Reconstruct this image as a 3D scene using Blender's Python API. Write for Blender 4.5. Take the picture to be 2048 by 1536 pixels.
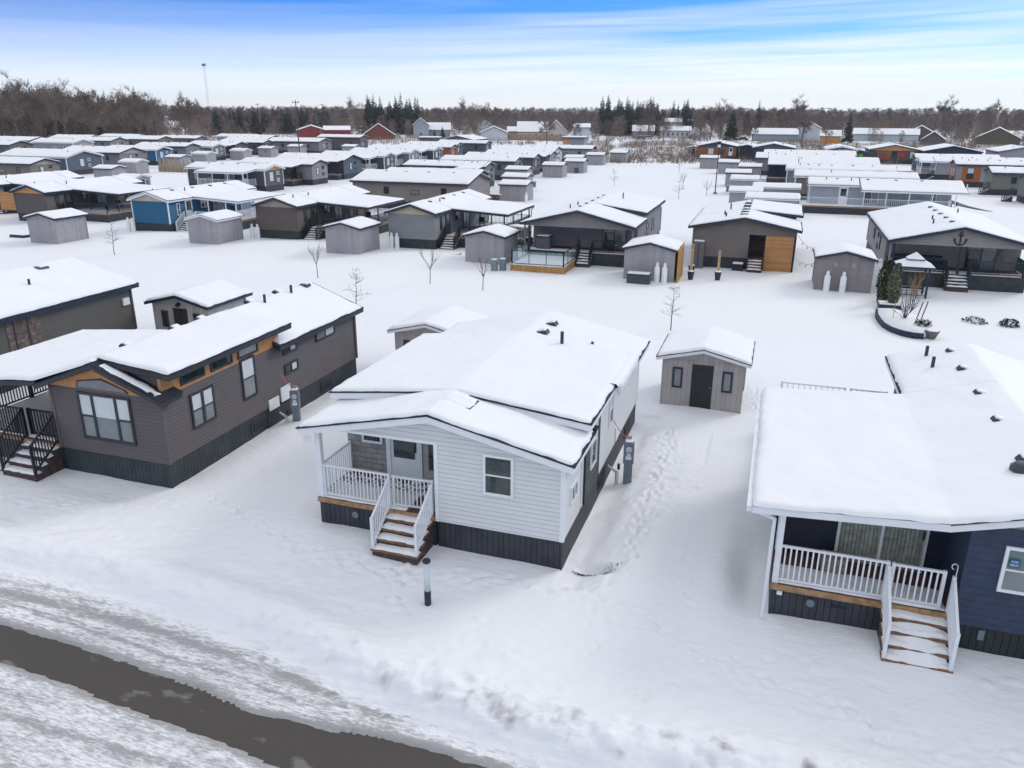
import bpy, bmesh, math, random
import numpy as np
from math import radians as rad, sin, cos, pi
random.seed(7); RNG = np.random.RandomState(5)
for o in list(bpy.data.objects): bpy.data.objects.remove(o)
scene = bpy.context.scene

# ------------------------------------------------------------------ camera
CAMH = 11.5; PITCH = rad(19.2); ROLL = rad(.245); YAW = rad(18.22); FPX = 1575.0
cd = bpy.data.cameras.new('camera'); cam = bpy.data.objects.new('camera', cd); scene.collection.objects.link(cam)
from mathutils import Matrix, Vector
_f = Vector((-sin(YAW)*cos(PITCH), cos(YAW)*cos(PITCH), -sin(PITCH)))
_x = Vector((cos(YAW), sin(YAW), 0)); _u = _x.cross(_f)
_x2 = _x*cos(ROLL)+_u*sin(ROLL); _u2 = -_x*sin(ROLL)+_u*cos(ROLL)
m3 = Matrix((_x2, _u2, -_f)).transposed()
cam.matrix_world = Matrix.Translation((0, 0, CAMH)) @ m3.to_4x4()
cd.sensor_width = 36; cd.lens = 36*FPX/2048; cd.clip_end = 9000; cd.clip_start = .1
scene.camera = cam
# ------------------------------------------------------------------ world, sun
SUN_AZ = rad(38); SUN_EL = rad(33)          # azimuth clockwise from +Y
w = bpy.data.worlds.new('World'); scene.world = w; w.use_nodes = True
nt = w.node_tree; N = nt.nodes; Lk = nt.links; N.clear()
wo = N.new('ShaderNodeOutputWorld'); bg = N.new('ShaderNodeBackground'); bg.inputs[1].default_value = .12
tc = N.new('ShaderNodeTexCoord'); sx = N.new('ShaderNodeSeparateXYZ'); Lk.new(tc.outputs['Generated'], sx.inputs[0])
def wm(op, a, b=None, c=None):
    n = N.new('ShaderNodeMath'); n.operation = op
    for i, v in enumerate((a, b, c)):
        if v is None: continue
        if isinstance(v, (int, float)): n.inputs[i].default_value = v
        else: Lk.new(v, n.inputs[i])
    return n.outputs[0]
sky = N.new('ShaderNodeTexSky'); sky.sky_type = 'NISHITA'; sky.sun_disc = False
sky.sun_elevation = SUN_EL; sky.sun_rotation = SUN_AZ; sky.altitude = 100; sky.air_density = 1.0; sky.dust_density = .3; sky.ozone_density = 1.5
cz = wm('MULTIPLY', wm('MAXIMUM', sx.outputs[2], 0.0), 5.5)
cv = N.new('ShaderNodeCombineXYZ'); Lk.new(sx.outputs[0], cv.inputs[0]); Lk.new(sx.outputs[1], cv.inputs[1]); Lk.new(cz, cv.inputs[2])
nv = N.new('ShaderNodeVectorMath'); nv.operation = 'NORMALIZE'; Lk.new(cv.outputs[0], nv.inputs[0]); Lk.new(nv.outputs[0], sky.inputs[0])
# thin cloud: a veil low down and streaks above it, laid out in direction space
az = wm('ARCTAN2', sx.outputs[0], sx.outputs[1])
cc = N.new('ShaderNodeCombineXYZ'); Lk.new(wm('MULTIPLY', az, 1.7), cc.inputs[0])
Lk.new(wm('ADD', wm('MULTIPLY', sx.outputs[2], 52.0), wm('MULTIPLY', az, -1.2)), cc.inputs[1])
n1 = N.new('ShaderNodeTexNoise'); n1.inputs['Scale'].default_value = 1.3; n1.inputs['Detail'].default_value = 7; n1.inputs['Roughness'].default_value = .55
n1.inputs['Distortion'].default_value = .5
Lk.new(cc.outputs[0], n1.inputs['Vector'])
side = N.new('ShaderNodeMapRange'); side.inputs[1].default_value = -.7; side.inputs[2].default_value = .1; side.inputs[3].default_value = .3; side.inputs[4].default_value = 1.7; Lk.new(az, side.inputs[0])
streak = wm('MULTIPLY', wm('SUBTRACT', n1.outputs[0], .5), side.outputs[0])
veil = wm('SUBTRACT', wm('ADD', 1.2, wm('MULTIPLY', wm('MAXIMUM', wm('MINIMUM', az, 0.2), -.9), .16)), wm('MULTIPLY', sx.outputs[2], 9.6))
mask = N.new('ShaderNodeClamp'); Lk.new(wm('ADD', veil, streak), mask.inputs[0])
sm = wm('SMOOTH_MIN', mask.outputs[0], .97, .2)
hi = N.new('ShaderNodeMapRange'); hi.inputs[1].default_value = .16; hi.inputs[2].default_value = .36; hi.inputs[3].default_value = 0; hi.inputs[4].default_value = .76
Lk.new(sx.outputs[2], hi.inputs[0])
mask2 = wm('MAXIMUM', sm, hi.outputs[0])
mx = N.new('ShaderNodeMix'); mx.data_type = 'RGBA'; Lk.new(mask2, mx.inputs[0])
gain = N.new('ShaderNodeMix'); gain.data_type = 'RGBA'; gain.blend_type = 'MULTIPLY'; gain.inputs[0].default_value = 1; gain.inputs[7].default_value = (.42, 1.14, 1.9, 1)
Lk.new(sky.outputs[0], gain.inputs[6]); Lk.new(gain.outputs[2], mx.inputs[6])
mx.inputs[7].default_value = (7.7, 7.75, 7.7, 1)
Lk.new(mx.outputs[2], bg.inputs[0]); Lk.new(bg.outputs[0], wo.inputs[0])
sd = bpy.data.lights.new('sun', 'SUN'); sun = bpy.data.objects.new('sun', sd); scene.collection.objects.link(sun)
sd.energy = .9; sd.angle = rad(18); sd.color = (1, .96, .9)
sun.rotation_euler = Vector((sin(SUN_AZ)*cos(SUN_EL), cos(SUN_AZ)*cos(SUN_EL), sin(SUN_EL))).to_track_quat('Z', 'Y').to_euler()
scene.view_settings.view_transform = 'Standard'; scene.view_settings.look = 'None'; scene.view_settings.exposure = .25; scene.view_settings.gamma = 1

# ------------------------------------------------------------------ projection helper (to find real ground positions)
def G(px, py, z=0.0):
    d = _f*FPX + _x2*(px-1024) - _u2*(py-768); t = (z-CAMH)/d.z
    return (d.x*t, d.y*t)

# ------------------------------------------------------------------ materials
MATS = {}
def mat(name, col, rough=.6, var=.08, vscale=3.0, bump=0, bscale=20, kind=None, p=.12, depth=.012, col2=None, spec=.4, alpha=None, metal=0, transmission=0, det=5):
    if name in MATS: return MATS[name]
    m = bpy.data.materials.new(name); m.use_nodes = True; MATS[name] = m
    t = m.node_tree; n = t.nodes; l = t.links; b = n['Principled BSDF']
    b.inputs['Roughness'].default_value = rough; b.inputs['Specular IOR Level'].default_value = spec; b.inputs['Metallic'].default_value = metal
    if transmission: b.inputs['Transmission Weight'].default_value = transmission
    if alpha is not None: b.inputs['Alpha'].default_value = alpha
    co = n.new('ShaderNodeTexCoord'); ns = n.new('ShaderNodeTexNoise'); ns.inputs['Scale'].default_value = vscale; ns.inputs['Detail'].default_value = det
    l.new(co.outputs['Object'], ns.inputs['Vector'])
    c1 = tuple(max(0, c*(1-var)) for c in col); c2 = tuple(min(1, c*(1+var)) for c in (col2 or col))
    r = n.new('ShaderNodeMix'); r.data_type = 'RGBA'; r.inputs[6].default_value = (*c1, 1); r.inputs[7].default_value = (*c2, 1)
    mr = n.new('ShaderNodeMapRange'); mr.inputs[1].default_value = .35; mr.inputs[2].default_value = .65; l.new(ns.outputs[0], mr.inputs[0]); l.new(mr.outputs[0], r.inputs[0])
    out = r.outputs[2]; h = None
    def M(op, a, b_=None):
        q = n.new('ShaderNodeMath'); q.operation = op
        for i, v in enumerate((a, b_)):
            if v is None: continue
            if isinstance(v, (int, float)): q.inputs[i].default_value = v
            else: l.new(v, q.inputs[i])
        return q.outputs[0]
    if kind in ('lap', 'board', 'shake', 'plank', 'grain'):
        s = n.new('ShaderNodeSeparateXYZ'); l.new(co.outputs['Object'], s.inputs[0])
        def joint_and_lip_shade(fac, lo):
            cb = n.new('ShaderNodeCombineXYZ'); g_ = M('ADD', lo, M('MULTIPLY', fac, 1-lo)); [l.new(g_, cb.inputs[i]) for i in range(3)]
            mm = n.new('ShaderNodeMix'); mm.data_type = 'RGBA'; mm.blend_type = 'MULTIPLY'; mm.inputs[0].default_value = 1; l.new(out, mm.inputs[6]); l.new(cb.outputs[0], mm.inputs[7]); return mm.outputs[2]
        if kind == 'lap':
            fr_ = M('FRACT', M('DIVIDE', s.outputs[2], p)); h = M('SUBTRACT', 1.0, fr_); out = joint_and_lip_shade(M('GREATER_THAN', fr_, .13), .74)  # shadow under each lap lip painted into the siding colour as a dark line
        elif kind in ('board', 'plank', 'grain'):
            u = M('ADD', s.outputs[0], s.outputs[1]) if kind == 'board' else (s.outputs[2] if kind == 'plank' else s.outputs[0])
            fr = M('FRACT', M('DIVIDE', u, p)); h = M('MINIMUM', M('MULTIPLY', M('PINGPONG', fr, .5), 14.0), 1.0); out = joint_and_lip_shade(h, .45 if kind == 'board' and p < .18 else .75)
            # each board its own tone
            fl = M('FLOOR', M('DIVIDE', u, p)); wn = n.new('ShaderNodeTexWhiteNoise'); wn.noise_dimensions = '1D'; l.new(fl, wn.inputs['W'])
            mm = n.new('ShaderNodeMix'); mm.data_type = 'RGBA'; mm.blend_type = 'MULTIPLY'; mm.inputs[0].default_value = 1
            g = M('ADD', M('MULTIPLY', wn.outputs['Value'], .3 if kind != 'board' else .14), .85 if kind != 'board' else .93)
            cb = n.new('ShaderNodeCombineXYZ'); [l.new(g, cb.inputs[i]) for i in range(3)]
            l.new(out, mm.inputs[6]); l.new(cb.outputs[0], mm.inputs[7]); out = mm.outputs[2]
        elif kind == 'shake':
            br = n.new('ShaderNodeTexBrick'); br.inputs['Scale'].default_value = 1; br.inputs['Mortar Size'].default_value = .008
            br.inputs['Brick Width'].default_value = .34; br.inputs['Row Height'].default_value = .17
            br.inputs['Color1'].default_value = (.8, .8, .8, 1); br.inputs['Color2'].default_value = (1.15, 1.12, 1.1, 1); br.inputs['Mortar'].default_value = (.6, .6, .6, 1)
            cb = n.new('ShaderNodeCombineXYZ'); l.new(M('ADD', s.outputs[0], s.outputs[1]), cb.inputs[0]); l.new(s.outputs[2], cb.inputs[1]); l.new(cb.outputs[0], br.inputs['Vector'])
            mm = n.new('ShaderNodeMix'); mm.data_type = 'RGBA'; mm.blend_type = 'MULTIPLY'; mm.inputs[0].default_value = 1; l.new(out, mm.inputs[6]); l.new(br.outputs[0], mm.inputs[7]); out = mm.outputs[2]
            h = M('SUBTRACT', 1.0, br.outputs['Fac'])
        bp = n.new('ShaderNodeBump'); bp.inputs['Strength'].default_value = 1; bp.inputs['Distance'].default_value = depth; l.new(h, bp.inputs['Height']); l.new(bp.outputs[0], b.inputs['Normal'])
    elif bump:
        nb = n.new('ShaderNodeTexNoise'); nb.inputs['Scale'].default_value = bscale; nb.inputs['Detail'].default_value = 6; l.new(co.outputs['Object'], nb.inputs['Vector'])
        bp = n.new('ShaderNodeBump'); bp.inputs['Strength'].default_value = 1; bp.inputs['Distance'].default_value = bump; l.new(nb.outputs[0], bp.inputs['Height']); l.new(bp.outputs[0], b.inputs['Normal'])
    l.new(out, b.inputs['Base Color'])
    return m
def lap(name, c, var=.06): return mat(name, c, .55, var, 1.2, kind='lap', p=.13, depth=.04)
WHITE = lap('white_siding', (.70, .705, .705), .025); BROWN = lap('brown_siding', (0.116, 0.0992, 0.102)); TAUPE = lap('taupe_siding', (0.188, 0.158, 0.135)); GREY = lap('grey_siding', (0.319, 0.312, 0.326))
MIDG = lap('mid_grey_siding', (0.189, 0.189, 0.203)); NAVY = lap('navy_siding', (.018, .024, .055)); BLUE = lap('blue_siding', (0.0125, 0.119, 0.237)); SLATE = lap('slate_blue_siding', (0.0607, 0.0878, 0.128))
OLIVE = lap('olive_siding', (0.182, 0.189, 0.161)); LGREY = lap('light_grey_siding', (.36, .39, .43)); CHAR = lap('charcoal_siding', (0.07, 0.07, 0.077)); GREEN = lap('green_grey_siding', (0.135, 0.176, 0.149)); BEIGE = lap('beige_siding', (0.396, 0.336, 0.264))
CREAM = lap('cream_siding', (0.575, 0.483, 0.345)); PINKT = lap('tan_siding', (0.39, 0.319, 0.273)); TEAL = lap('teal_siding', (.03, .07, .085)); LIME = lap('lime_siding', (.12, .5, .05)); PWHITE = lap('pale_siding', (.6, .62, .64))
SKIRT = mat('charcoal_skirting', (.04, .043, .052), .6, .2, 2, kind='board', p=.155, depth=.02); SKIRTG = mat('slate_skirting', (.035, .045, .05), .6, .2, 2, kind='board', p=.155, depth=.02)
SHED = mat('shed_panel', (.40, .37, .37), .65, .05, 2, kind='board', p=.2, depth=.008); SHEDW = mat('shed_panel_warm', (.38, .35, .335), .65, .07, 2, kind='board', p=.2, depth=.008)
SHAKE = mat('grey_shake', (.3, .285, .29), .7, .1, 5, kind='shake', depth=.01); BRICK = mat('weathered_brick', (.16, .125, .11), .8, .35, 7, kind='shake', depth=.01)
STONE = mat('dark_stone_veneer', (.09, .1, .1), .8, .45, 14, bump=.02, bscale=30)
TW = mat('white_trim', (.78, .8, .82), .45, .03); TD = mat('charcoal_trim', (.035, .037, .045), .5, .15, 5); TN = mat('navy_trim', (.013, .027, .055), .5, .15, 5); TT = mat('teal_trim', (.015, .06, .075), .5, .15, 5)
SHING = mat('dark_shingle', (.018, .02, .03), .85, .35, 30, bump=.01, bscale=60)
SNOW = mat('roof_snow', (.87, .868, .872), .55, .012, .6, bump=.05, bscale=1.5, spec=.3)
SNOWC = mat('lying_snow', (.87, .868, .872), .6, .02, 3, bump=.04, bscale=7, spec=.3)
GLASS = mat('window_glass', (.02, .035, .04), .06, .3, 2, spec=.9); BLIND_REFL = mat('window_blind_reflection', (.6, .65, .66), .12, .06, 2, spec=.7); BLIND_REFL2 = mat('window_shade_reflection_grey', (.2, .225, .235), .12, .08, 2, spec=.7); CURT = mat('vertical_blind', (.3, .31, .26), .4, .2, 9, kind='grain', p=.09, depth=.02)  # pale pane tones hold blinds and painted-in reflections of the bright surroundings
WOOD = mat('cedar_wood', (.46, .23, .085), .6, .08, 1.5, kind='plank', p=.14, depth=.01); WOODO = mat('orange_panel', (.5, .235, .09), .6, .12, 5); EDGE = mat('lumber_edge', (.36, .22, .11), .65, .25, 8)
DECK = mat('red_brown_deck', (.12, .055, .045), .6, .3, 6, kind='grain', p=.14, depth=.02); STEP = mat('stained_step', (.07, .045, .042), .6, .3, 6)
WHITEP = mat('white_enamel', (.78, .8, .82), .35, .03); BLACKP = mat('black_enamel', (.012, .014, .022), .4, .1); TEALP = mat('dark_teal_rail', (.01, .03, .04), .4, .1)
GLASSR = mat('rail_glass', (.55, .72, .75), .05, .05, 2, alpha=.2, spec=.8)
METAL = mat('galvanised_metal', (.17, .21, .25), .45, .1, 6, metal=.3); BARK = mat('grey_bark', (.085, .075, .075), .85, .3, 20); TWIG = mat('twig', (.1, .08, .078), .85, .3, 8)
BARKB = mat('brown_bark', (.1, .075, .065), .9, .35, 3); TWIGB = mat('brown_twig', (.19, .138, .105), .9, .3, .15); TWIGP = mat('purple_twig', (.125, .092, .083), .9, .3, .02); PINE = mat('spruce_needle', (.035, .05, .035), .85, .5, .6)
GRNL = mat('evergreen_leaf', (.05, .06, .025), .8, .5, 9); TANK = mat('tank_white', (.88, .89, .88), .35, .03); RED = mat('red_barn_metal', (.26, .025, .03), .55, .15, .5, kind='board', p=.6, depth=.03)
BURLAP = mat('burlap', (.34, .28, .2), .9, .2, 8); DRYG = mat('dry_grass', (.3, .23, .15), .9, .3, 2); YEL = mat('yellow_barn', (.5, .4, .2), .7, .2, 2); BULB = mat('clear_bulb', (.6, .45, .25), .2, .1)
RUST = mat('rust_siding', (.26, .09, .035), .65, .2, 3); REDW = mat('red_wreath', (.5, .01, .02), .7, .3, 9); ORANGEC = mat('orange_cord', (.6, .12, .03), .5, .05); FENCE = mat('tan_fence', (.34, .24, .16), .8, .2, 1, kind='board', p=.3, depth=.02)
SIGNB = mat('blue_sign', (.02, .1, .2), .5, .1); PATHW = mat('conduit_white', (.6, .58, .55), .5, .08)

# ------------------------------------------------------------------ mesh builder
class MB:
    def __init__(s): s.v = []; s.f = []
    def add(s, vs, fs):
        b = len(s.v); s.v += [tuple(v) for v in vs]; s.f += [tuple(b+i for i in f) for f in fs]; return s
    def box(s, x0, x1, y0, y1, z0, z1):
        return s.add([(x0,y0,z0),(x1,y0,z0),(x1,y1,z0),(x0,y1,z0),(x0,y0,z1),(x1,y0,z1),(x1,y1,z1),(x0,y1,z1)], [(0,3,2,1),(4,5,6,7),(0,1,5,4),(1,2,6,5),(2,3,7,6),(3,0,4,7)])
    def prism(s, poly, y0, y1):   # poly in x,z (counter-clockwise seen from -y), extruded along y
        n = len(poly); vs = [(x, y0, z) for x, z in poly]+[(x, y1, z) for x, z in poly]
        fs = [tuple(range(n)), tuple(range(2*n-1, n-1, -1))]+[(i, n+i, n+(i+1) % n, (i+1) % n) for i in range(n)]
        return s.add(vs, fs)
    def bar(s, p, q, w, h=None):   # square bar between two points
        p = Vector(p); q = Vector(q); h = h or w; d = (q-p).normalized(); up = Vector((0,0,1)) if abs(d.z) < .95 else Vector((0,1,0))
        a = d.cross(up).normalized()*w/2; b = a.cross(d).normalized()*h/2
        return s.add([p-a-b, p+a-b, p+a+b, p-a+b, q-a-b, q+a-b, q+a+b, q-a+b], [(0,3,2,1),(4,5,6,7),(0,1,5,4),(1,2,6,5),(2,3,7,6),(3,0,4,7)])
    def tube(s, p, q, r0, r1=None, n=6, cap=True):
        p = Vector(p); q = Vector(q); r1 = r0 if r1 is None else r1; d = (q-p).normalized(); up = Vector((0,0,1)) if abs(d.z) < .9 else Vector((0,1,0))
        a = d.cross(up).normalized(); b = d.cross(a)
        vs = [p+(a*cos(2*pi*i/n)+b*sin(2*pi*i/n))*r0 for i in range(n)]+[q+(a*cos(2*pi*i/n)+b*sin(2*pi*i/n))*r1 for i in range(n)]
        fs = [(i, (i+1) % n, n+(i+1) % n, n+i) for i in range(n)]
        if cap: fs += [tuple(range(n-1, -1, -1)), tuple(range(n, 2*n))]
        return s.add(vs, fs)
    def lathe(s, prof, n=14, c=(0,0)):
        vs = []; fs = []
        for r, z in prof: vs += [(c[0]+r*cos(2*pi*i/n), c[1]+r*sin(2*pi*i/n), z) for i in range(n)]
        for k in range(len(prof)-1): fs += [(k*n+i, k*n+(i+1) % n, (k+1)*n+(i+1) % n, (k+1)*n+i) for i in range(n)]
        fs += [tuple(range(n-1, -1, -1)), tuple(range((len(prof)-1)*n, len(prof)*n))]
        return s.add(vs, fs)
    def build(s, name, m, parent=None, smooth=False, bevel=0):
        me = bpy.data.meshes.new(name); me.from_pydata(s.v, [], s.f); me.update()
        if bevel:
            bm = bmesh.new(); bm.from_mesh(me); bmesh.ops.bevel(bm, geom=bm.edges[:], offset=bevel, segments=1, affect='EDGES'); bm.to_mesh(me); bm.free()
        if smooth:
            me.polygons.foreach_set('use_smooth', [True]*len(me.polygons))
        me.materials.append(m); o = bpy.data.objects.new(name, me); scene.collection.objects.link(o)
        if parent is not None: o.parent = parent
        return o
def build_each(mb, name, m, parent, k=8, nf=6, **kw):
    for i in range(0, len(mb.v)//k):
        q = MB(); q.v = mb.v[i*k:(i+1)*k]; q.f = [tuple(j-i*k for j in f) for f in mb.f[i*nf:(i+1)*nf]]; q.build(name, m, parent, **kw)
def tag(o, label, cat, group=None, kind=None):
    if label: o['label'] = label
    if cat: o['category'] = cat
    if group: o['group'] = group
    if kind: o['kind'] = kind
    return o
def thing(name, label, cat, x=0, y=0, z=0, rz=0, group=None):
    o = bpy.data.objects.new(name, None); scene.collection.objects.link(o); o.empty_display_size = .3
    o.location = (x, y, z); o.rotation_euler = (0, 0, rz); return tag(o, label, cat, group)
def copy_thing(r, x, y, rz, label=None, s=1, z=0):
    c = r.copy(); scene.collection.objects.link(c); c.location = (x, y, z); c.rotation_euler = (0, 0, rz); c.scale = (s, s, s)
    if label: c['label'] = label
    for ch in r.children:
        d = ch.copy(); scene.collection.objects.link(d); d.parent = c
    return c
# smooth value noise
LAT = RNG.rand(256, 256)
def vn(x, y):
    x = np.asarray(x, float); y = np.asarray(y, float); xi = np.floor(x).astype(int); yi = np.floor(y).astype(int); fx = x-xi; fy = y-yi
    fx = fx*fx*(3-2*fx); fy = fy*fy*(3-2*fy); a = LAT[xi % 256, yi % 256]; b = LAT[(xi+1) % 256, yi % 256]; c = LAT[xi % 256, (yi+1) % 256]; d = LAT[(xi+1) % 256, (yi+1) % 256]
    return (a*(1-fx)+b*fx)*(1-fy)+(c*(1-fx)+d*fx)*fy-.5
def fbm(x, y, o=4):
    s = 0; a = 1
    for i in range(o): s = s+a*vn(x*2**i+17.3*i, y*2**i+5.1*i); a *= .5
    return s

# ------------------------------------------------------------------ building parts
def zprof(poly, x):
    for (xa, za), (xb, zb) in zip(poly, poly[1:]):
        if xa <= x <= xb: return za+(zb-za)*(x-xa)/(xb-xa)
    return poly[0][1] if x < poly[0][0] else poly[-1][1]
TH = .17
def roof_slab(mb, poly, y0, y1, t0, t1, wd=0):
    p = [list(q) for q in poly]; (xa, za), (xb, zb) = p[0], p[1]; p[0] = [xa-wd, za-wd*(zb-za)/(xb-xa)]
    (xa, za), (xb, zb) = p[-2], p[-1]; p[-1] = [xb+wd, zb+wd*(zb-za)/(xb-xa)]
    n = len(p); vs = []
    for y in (y0-wd, y1+wd): vs += [(x, y, z+t0) for x, z in p]+[(x, y, z+t1) for x, z in p]
    fs = []
    for i in range(n-1):
        fs += [(i, i+1, n+i+1, n+i), (2*n+i+1, 2*n+i, 3*n+i, 3*n+i+1), (n+i, n+i+1, 3*n+i+1, 3*n+i), (i+1, i, 2*n+i, 2*n+i+1)]
    fs += [(0, n, 3*n, 2*n), (n-1, 3*n-1, 4*n-1, 2*n-1)]
    mb.add(vs, fs)
def snow_on(mb, poly, y0, y1, base, res, T=.1, inset=.05, seed=0):
    x0 = poly[0][0]; x1 = poly[-1][0]; nx = max(3, int((x1-x0)/res)); ny = max(3, int((y1-y0)/res))
    ex = [0, .03, .09, .18]; xs = sorted(set([round(v, 4) for v in list(x0+np.array(ex))+list(x1-np.array(ex))+list(np.linspace(x0+.3, x1-.3, nx))+[p[0] for p in poly[1:-1]]]))
    ys = sorted(set([round(v, 4) for v in list(y0+np.array(ex))+list(y1-np.array(ex))+list(np.linspace(y0+.3, y1-.3, ny))]))
    Xg, Yg = np.meshgrid(xs, ys, indexing='ij'); pz = np.interp(Xg, [p[0] for p in poly], [p[1] for p in poly])
    # rounded ridge and valleys
    pz = np.mean([np.interp(Xg+d, [p[0] for p in poly], [p[1] for p in poly]) for d in (-.16, 0, .16)], axis=0)*.6+pz*.4
    pz[0] = poly[0][1]; pz[-1] = poly[-1][1]
    e = np.minimum.reduce([Xg-x0, x1-Xg, Yg-y0, y1-Yg])
    n1 = fbm(Xg*.7+seed*3.7, Yg*.7+seed)*.06+fbm(Xg*5+seed, Yg*5)*.012
    z = pz+base+T*np.clip(e/.13, 0, 1)**.4+n1*np.clip(e*4, 0, 1)+.002
    cx = (x0+x1)/2; ins = inset+vn(Xg*3+seed, Yg*3+9)*.06+vn(Xg*11, Yg*11+seed)*.035
    Xs = Xg+np.where(Xg-x0 < .2, ins, 0)-np.where(x1-Xg < .2, ins, 0); Ys = Yg+np.where(Yg-y0 < .2, ins, 0)-np.where(y1-Yg < .2, ins, 0)
    a, b = Xg.shape; vs = list(zip(Xs.ravel(), Ys.ravel(), z.ravel())); fs = [(i*b+j, (i+1)*b+j, (i+1)*b+j+1, i*b+j+1) for i in range(a-1) for j in range(b-1)]
    mb.add(vs, fs)
def sb(mb, side, W, L, u0, u1, z0, z1, d0, d1):   # box lying on one side of a W x L body, d outward
    if side == 'F': mb.box(u0, u1, -d1, -d0, z0, z1)
    elif side == 'B': mb.box(u0, u1, L+d0, L+d1, z0, z1)
    elif side == 'R': mb.box(W/2+d0, W/2+d1, u0, u1, z0, z1)
    else: mb.box(-W/2-d1, -W/2-d0, u0, u1, z0, z1)
def window(parent, side, W, L, u, z, w_, h_, kind='dh', frame=None, pane=None, pane2=None, fw=.07, off=0.0, name='window'):
    frame = frame or TW; pane = pane or GLASS; mb = MB(); a, b, c, d = u-w_/2, u+w_/2, z, z+h_
    sb(mb, side, W, L, a, b, c, c+fw, off, off+.05); sb(mb, side, W, L, a, b, d-fw, d, off, off+.05); sb(mb, side, W, L, a, a+fw, c+fw, d-fw, off, off+.05); sb(mb, side, W, L, b-fw, b, c+fw, d-fw, off, off+.05)
    m = (c+d)/2; mu = (a+b)/2; t = fw*.55
    if kind == 'dh': sb(mb, side, W, L, a+fw, b-fw, m-t/2, m+t/2, off, off+.046)
    if kind == 'sl': sb(mb, side, W, L, mu-t/2, mu+t/2, c+fw, d-fw, off, off+.046)
    if kind == 'twin':
        sb(mb, side, W, L, mu-.06, mu+.06, c+fw, d-fw, off, off+.046); sb(mb, side, W, L, a+fw, mu-.06, m-t/2, m+t/2, off, off+.043); sb(mb, side, W, L, mu+.06, b-fw, m-t/2, m+t/2, off, off+.043)
    if kind == 'grid':
        for k in (1, 2): sb(mb, side, W, L, a+(b-a)*k/3-.015, a+(b-a)*k/3+.015, c+fw, d-fw, off, off+.046)
        sb(mb, side, W, L, a+fw, b-fw, m-.015, m+.015, off, off+.043)
    if kind == 'triple':
        for k in (.28, .72): sb(mb, side, W, L, a+(b-a)*k-.05, a+(b-a)*k+.05, c+fw, d-fw, off, off+.046)
        sb(mb, side, W, L, a+fw, a+(b-a)*.28-.05, m-.03, m+.03, off, off+.043); sb(mb, side, W, L, a+(b-a)*.72+.05, b-fw, m-.03, m+.03, off, off+.043)
    f = mb.build(name, frame, parent)
    p = MB()
    if kind in ('dh', 'twin', 'triple') and pane2:
        sb(p, side, W, L, a+.01, b-.01, m, d-.01, off+.004, off+.02); p.build('pane', pane, f)
        q = MB(); sb(q, side, W, L, a+.01, b-.01, c+.01, m, off+.004, off+.018); q.build('pane', pane2, f)
    elif kind == 'sl' and pane2:
        sb(p, side, W, L, a+.01, mu, c+.01, d-.01, off+.004, off+.02); p.build('pane', pane, f); q = MB(); sb(q, side, W, L, mu, b-.01, c+.01, d-.01, off+.004, off+.018); q.build('pane', pane2, f)
    else: sb(p, side, W, L, a+.01, b-.01, c+.01, d-.01, off+.004, off+.02); p.build('pane', pane, f)
    return f
def door(parent, side, W, L, u, z, w_=.9, h_=2.0, col=None, frame=None, glass=True, off=0.0):
    mb = MB(); sb(mb, side, W, L, u-w_/2, u+w_/2, z, z+h_, off, off+.04); d = mb.build('door', col or TW, parent)
    fr = MB(); fw = .06; sb(fr, side, W, L, u-w_/2-fw, u-w_/2, z, z+h_+fw, off, off+.06); sb(fr, side, W, L, u+w_/2, u+w_/2+fw, z, z+h_+fw, off, off+.06); sb(fr, side, W, L, u-w_/2, u+w_/2, z+h_, z+h_+fw, off, off+.06); fr.build('door_frame', frame or TW, d)
    if glass: g = MB(); sb(g, side, W, L, u-w_*.36, u+w_*.36, z+h_*.5, z+h_*.93, off+.041, off+.052); g.build('pane', GLASS, d)
    h = MB(); sb(h, side, W, L, u+w_*.38, u+w_*.43, z+h_*.46, z+h_*.52, off+.04, off+.1); h.build('handle', BLACKP, d)
    return d
def railing(parent, pts, z, m, hgt=.95, sp=.115, glass=False, name='railing', bw=.03, z2=None):
    """rail along a poly-line of points (x,y); z2 gives the height at the far end for stair rails"""
    o = None; mb = MB(); gl = MB(); n = len(pts)
    zz = [z]*n if z2 is None else [z, z2]
    for i in range(n-1):
        p = Vector((*pts[i], zz[i])); q = Vector((*pts[i+1], zz[i+1])); L_ = (q-p).length
        mb.bar(p+Vector((0,0,hgt)), q+Vector((0,0,hgt)), .06, .05); mb.bar(p+Vector((0,0,.1)), q+Vector((0,0,.1)), .05, .05)
        k = max(1, int(round(L_/(1.3 if glass else sp))))
        for j in range(k+1):
            r = p.lerp(q, j/k); post = (j == 0 or j == k)
            wd = .075 if post else (.045 if glass else bw)
            mb.bar(r+Vector((0,0,.0 if post or glass else .12)), r+Vector((0,0,hgt+(.04 if post else -.02))), wd)
        if glass:
            d = (q-p).normalized(); nrm = Vector((-d.y, d.x, 0))*.004
            a, b = p+Vector((0,0,.14)), q+Vector((0,0,.14)); c, e = q+Vector((0,0,hgt-.04)), p+Vector((0,0,hgt-.04))
            gl.add([a-nrm, b-nrm, c-nrm, e-nrm, a+nrm, b+nrm, c+nrm, e+nrm], [(0,1,2,3),(7,6,5,4),(0,4,5,1),(1,5,6,2),(2,6,7,3),(3,7,4,0)])
    o = mb.build(name, m, parent)
    if glass: gl.build('glass_panel', GLASSR, o)
    return o
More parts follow.
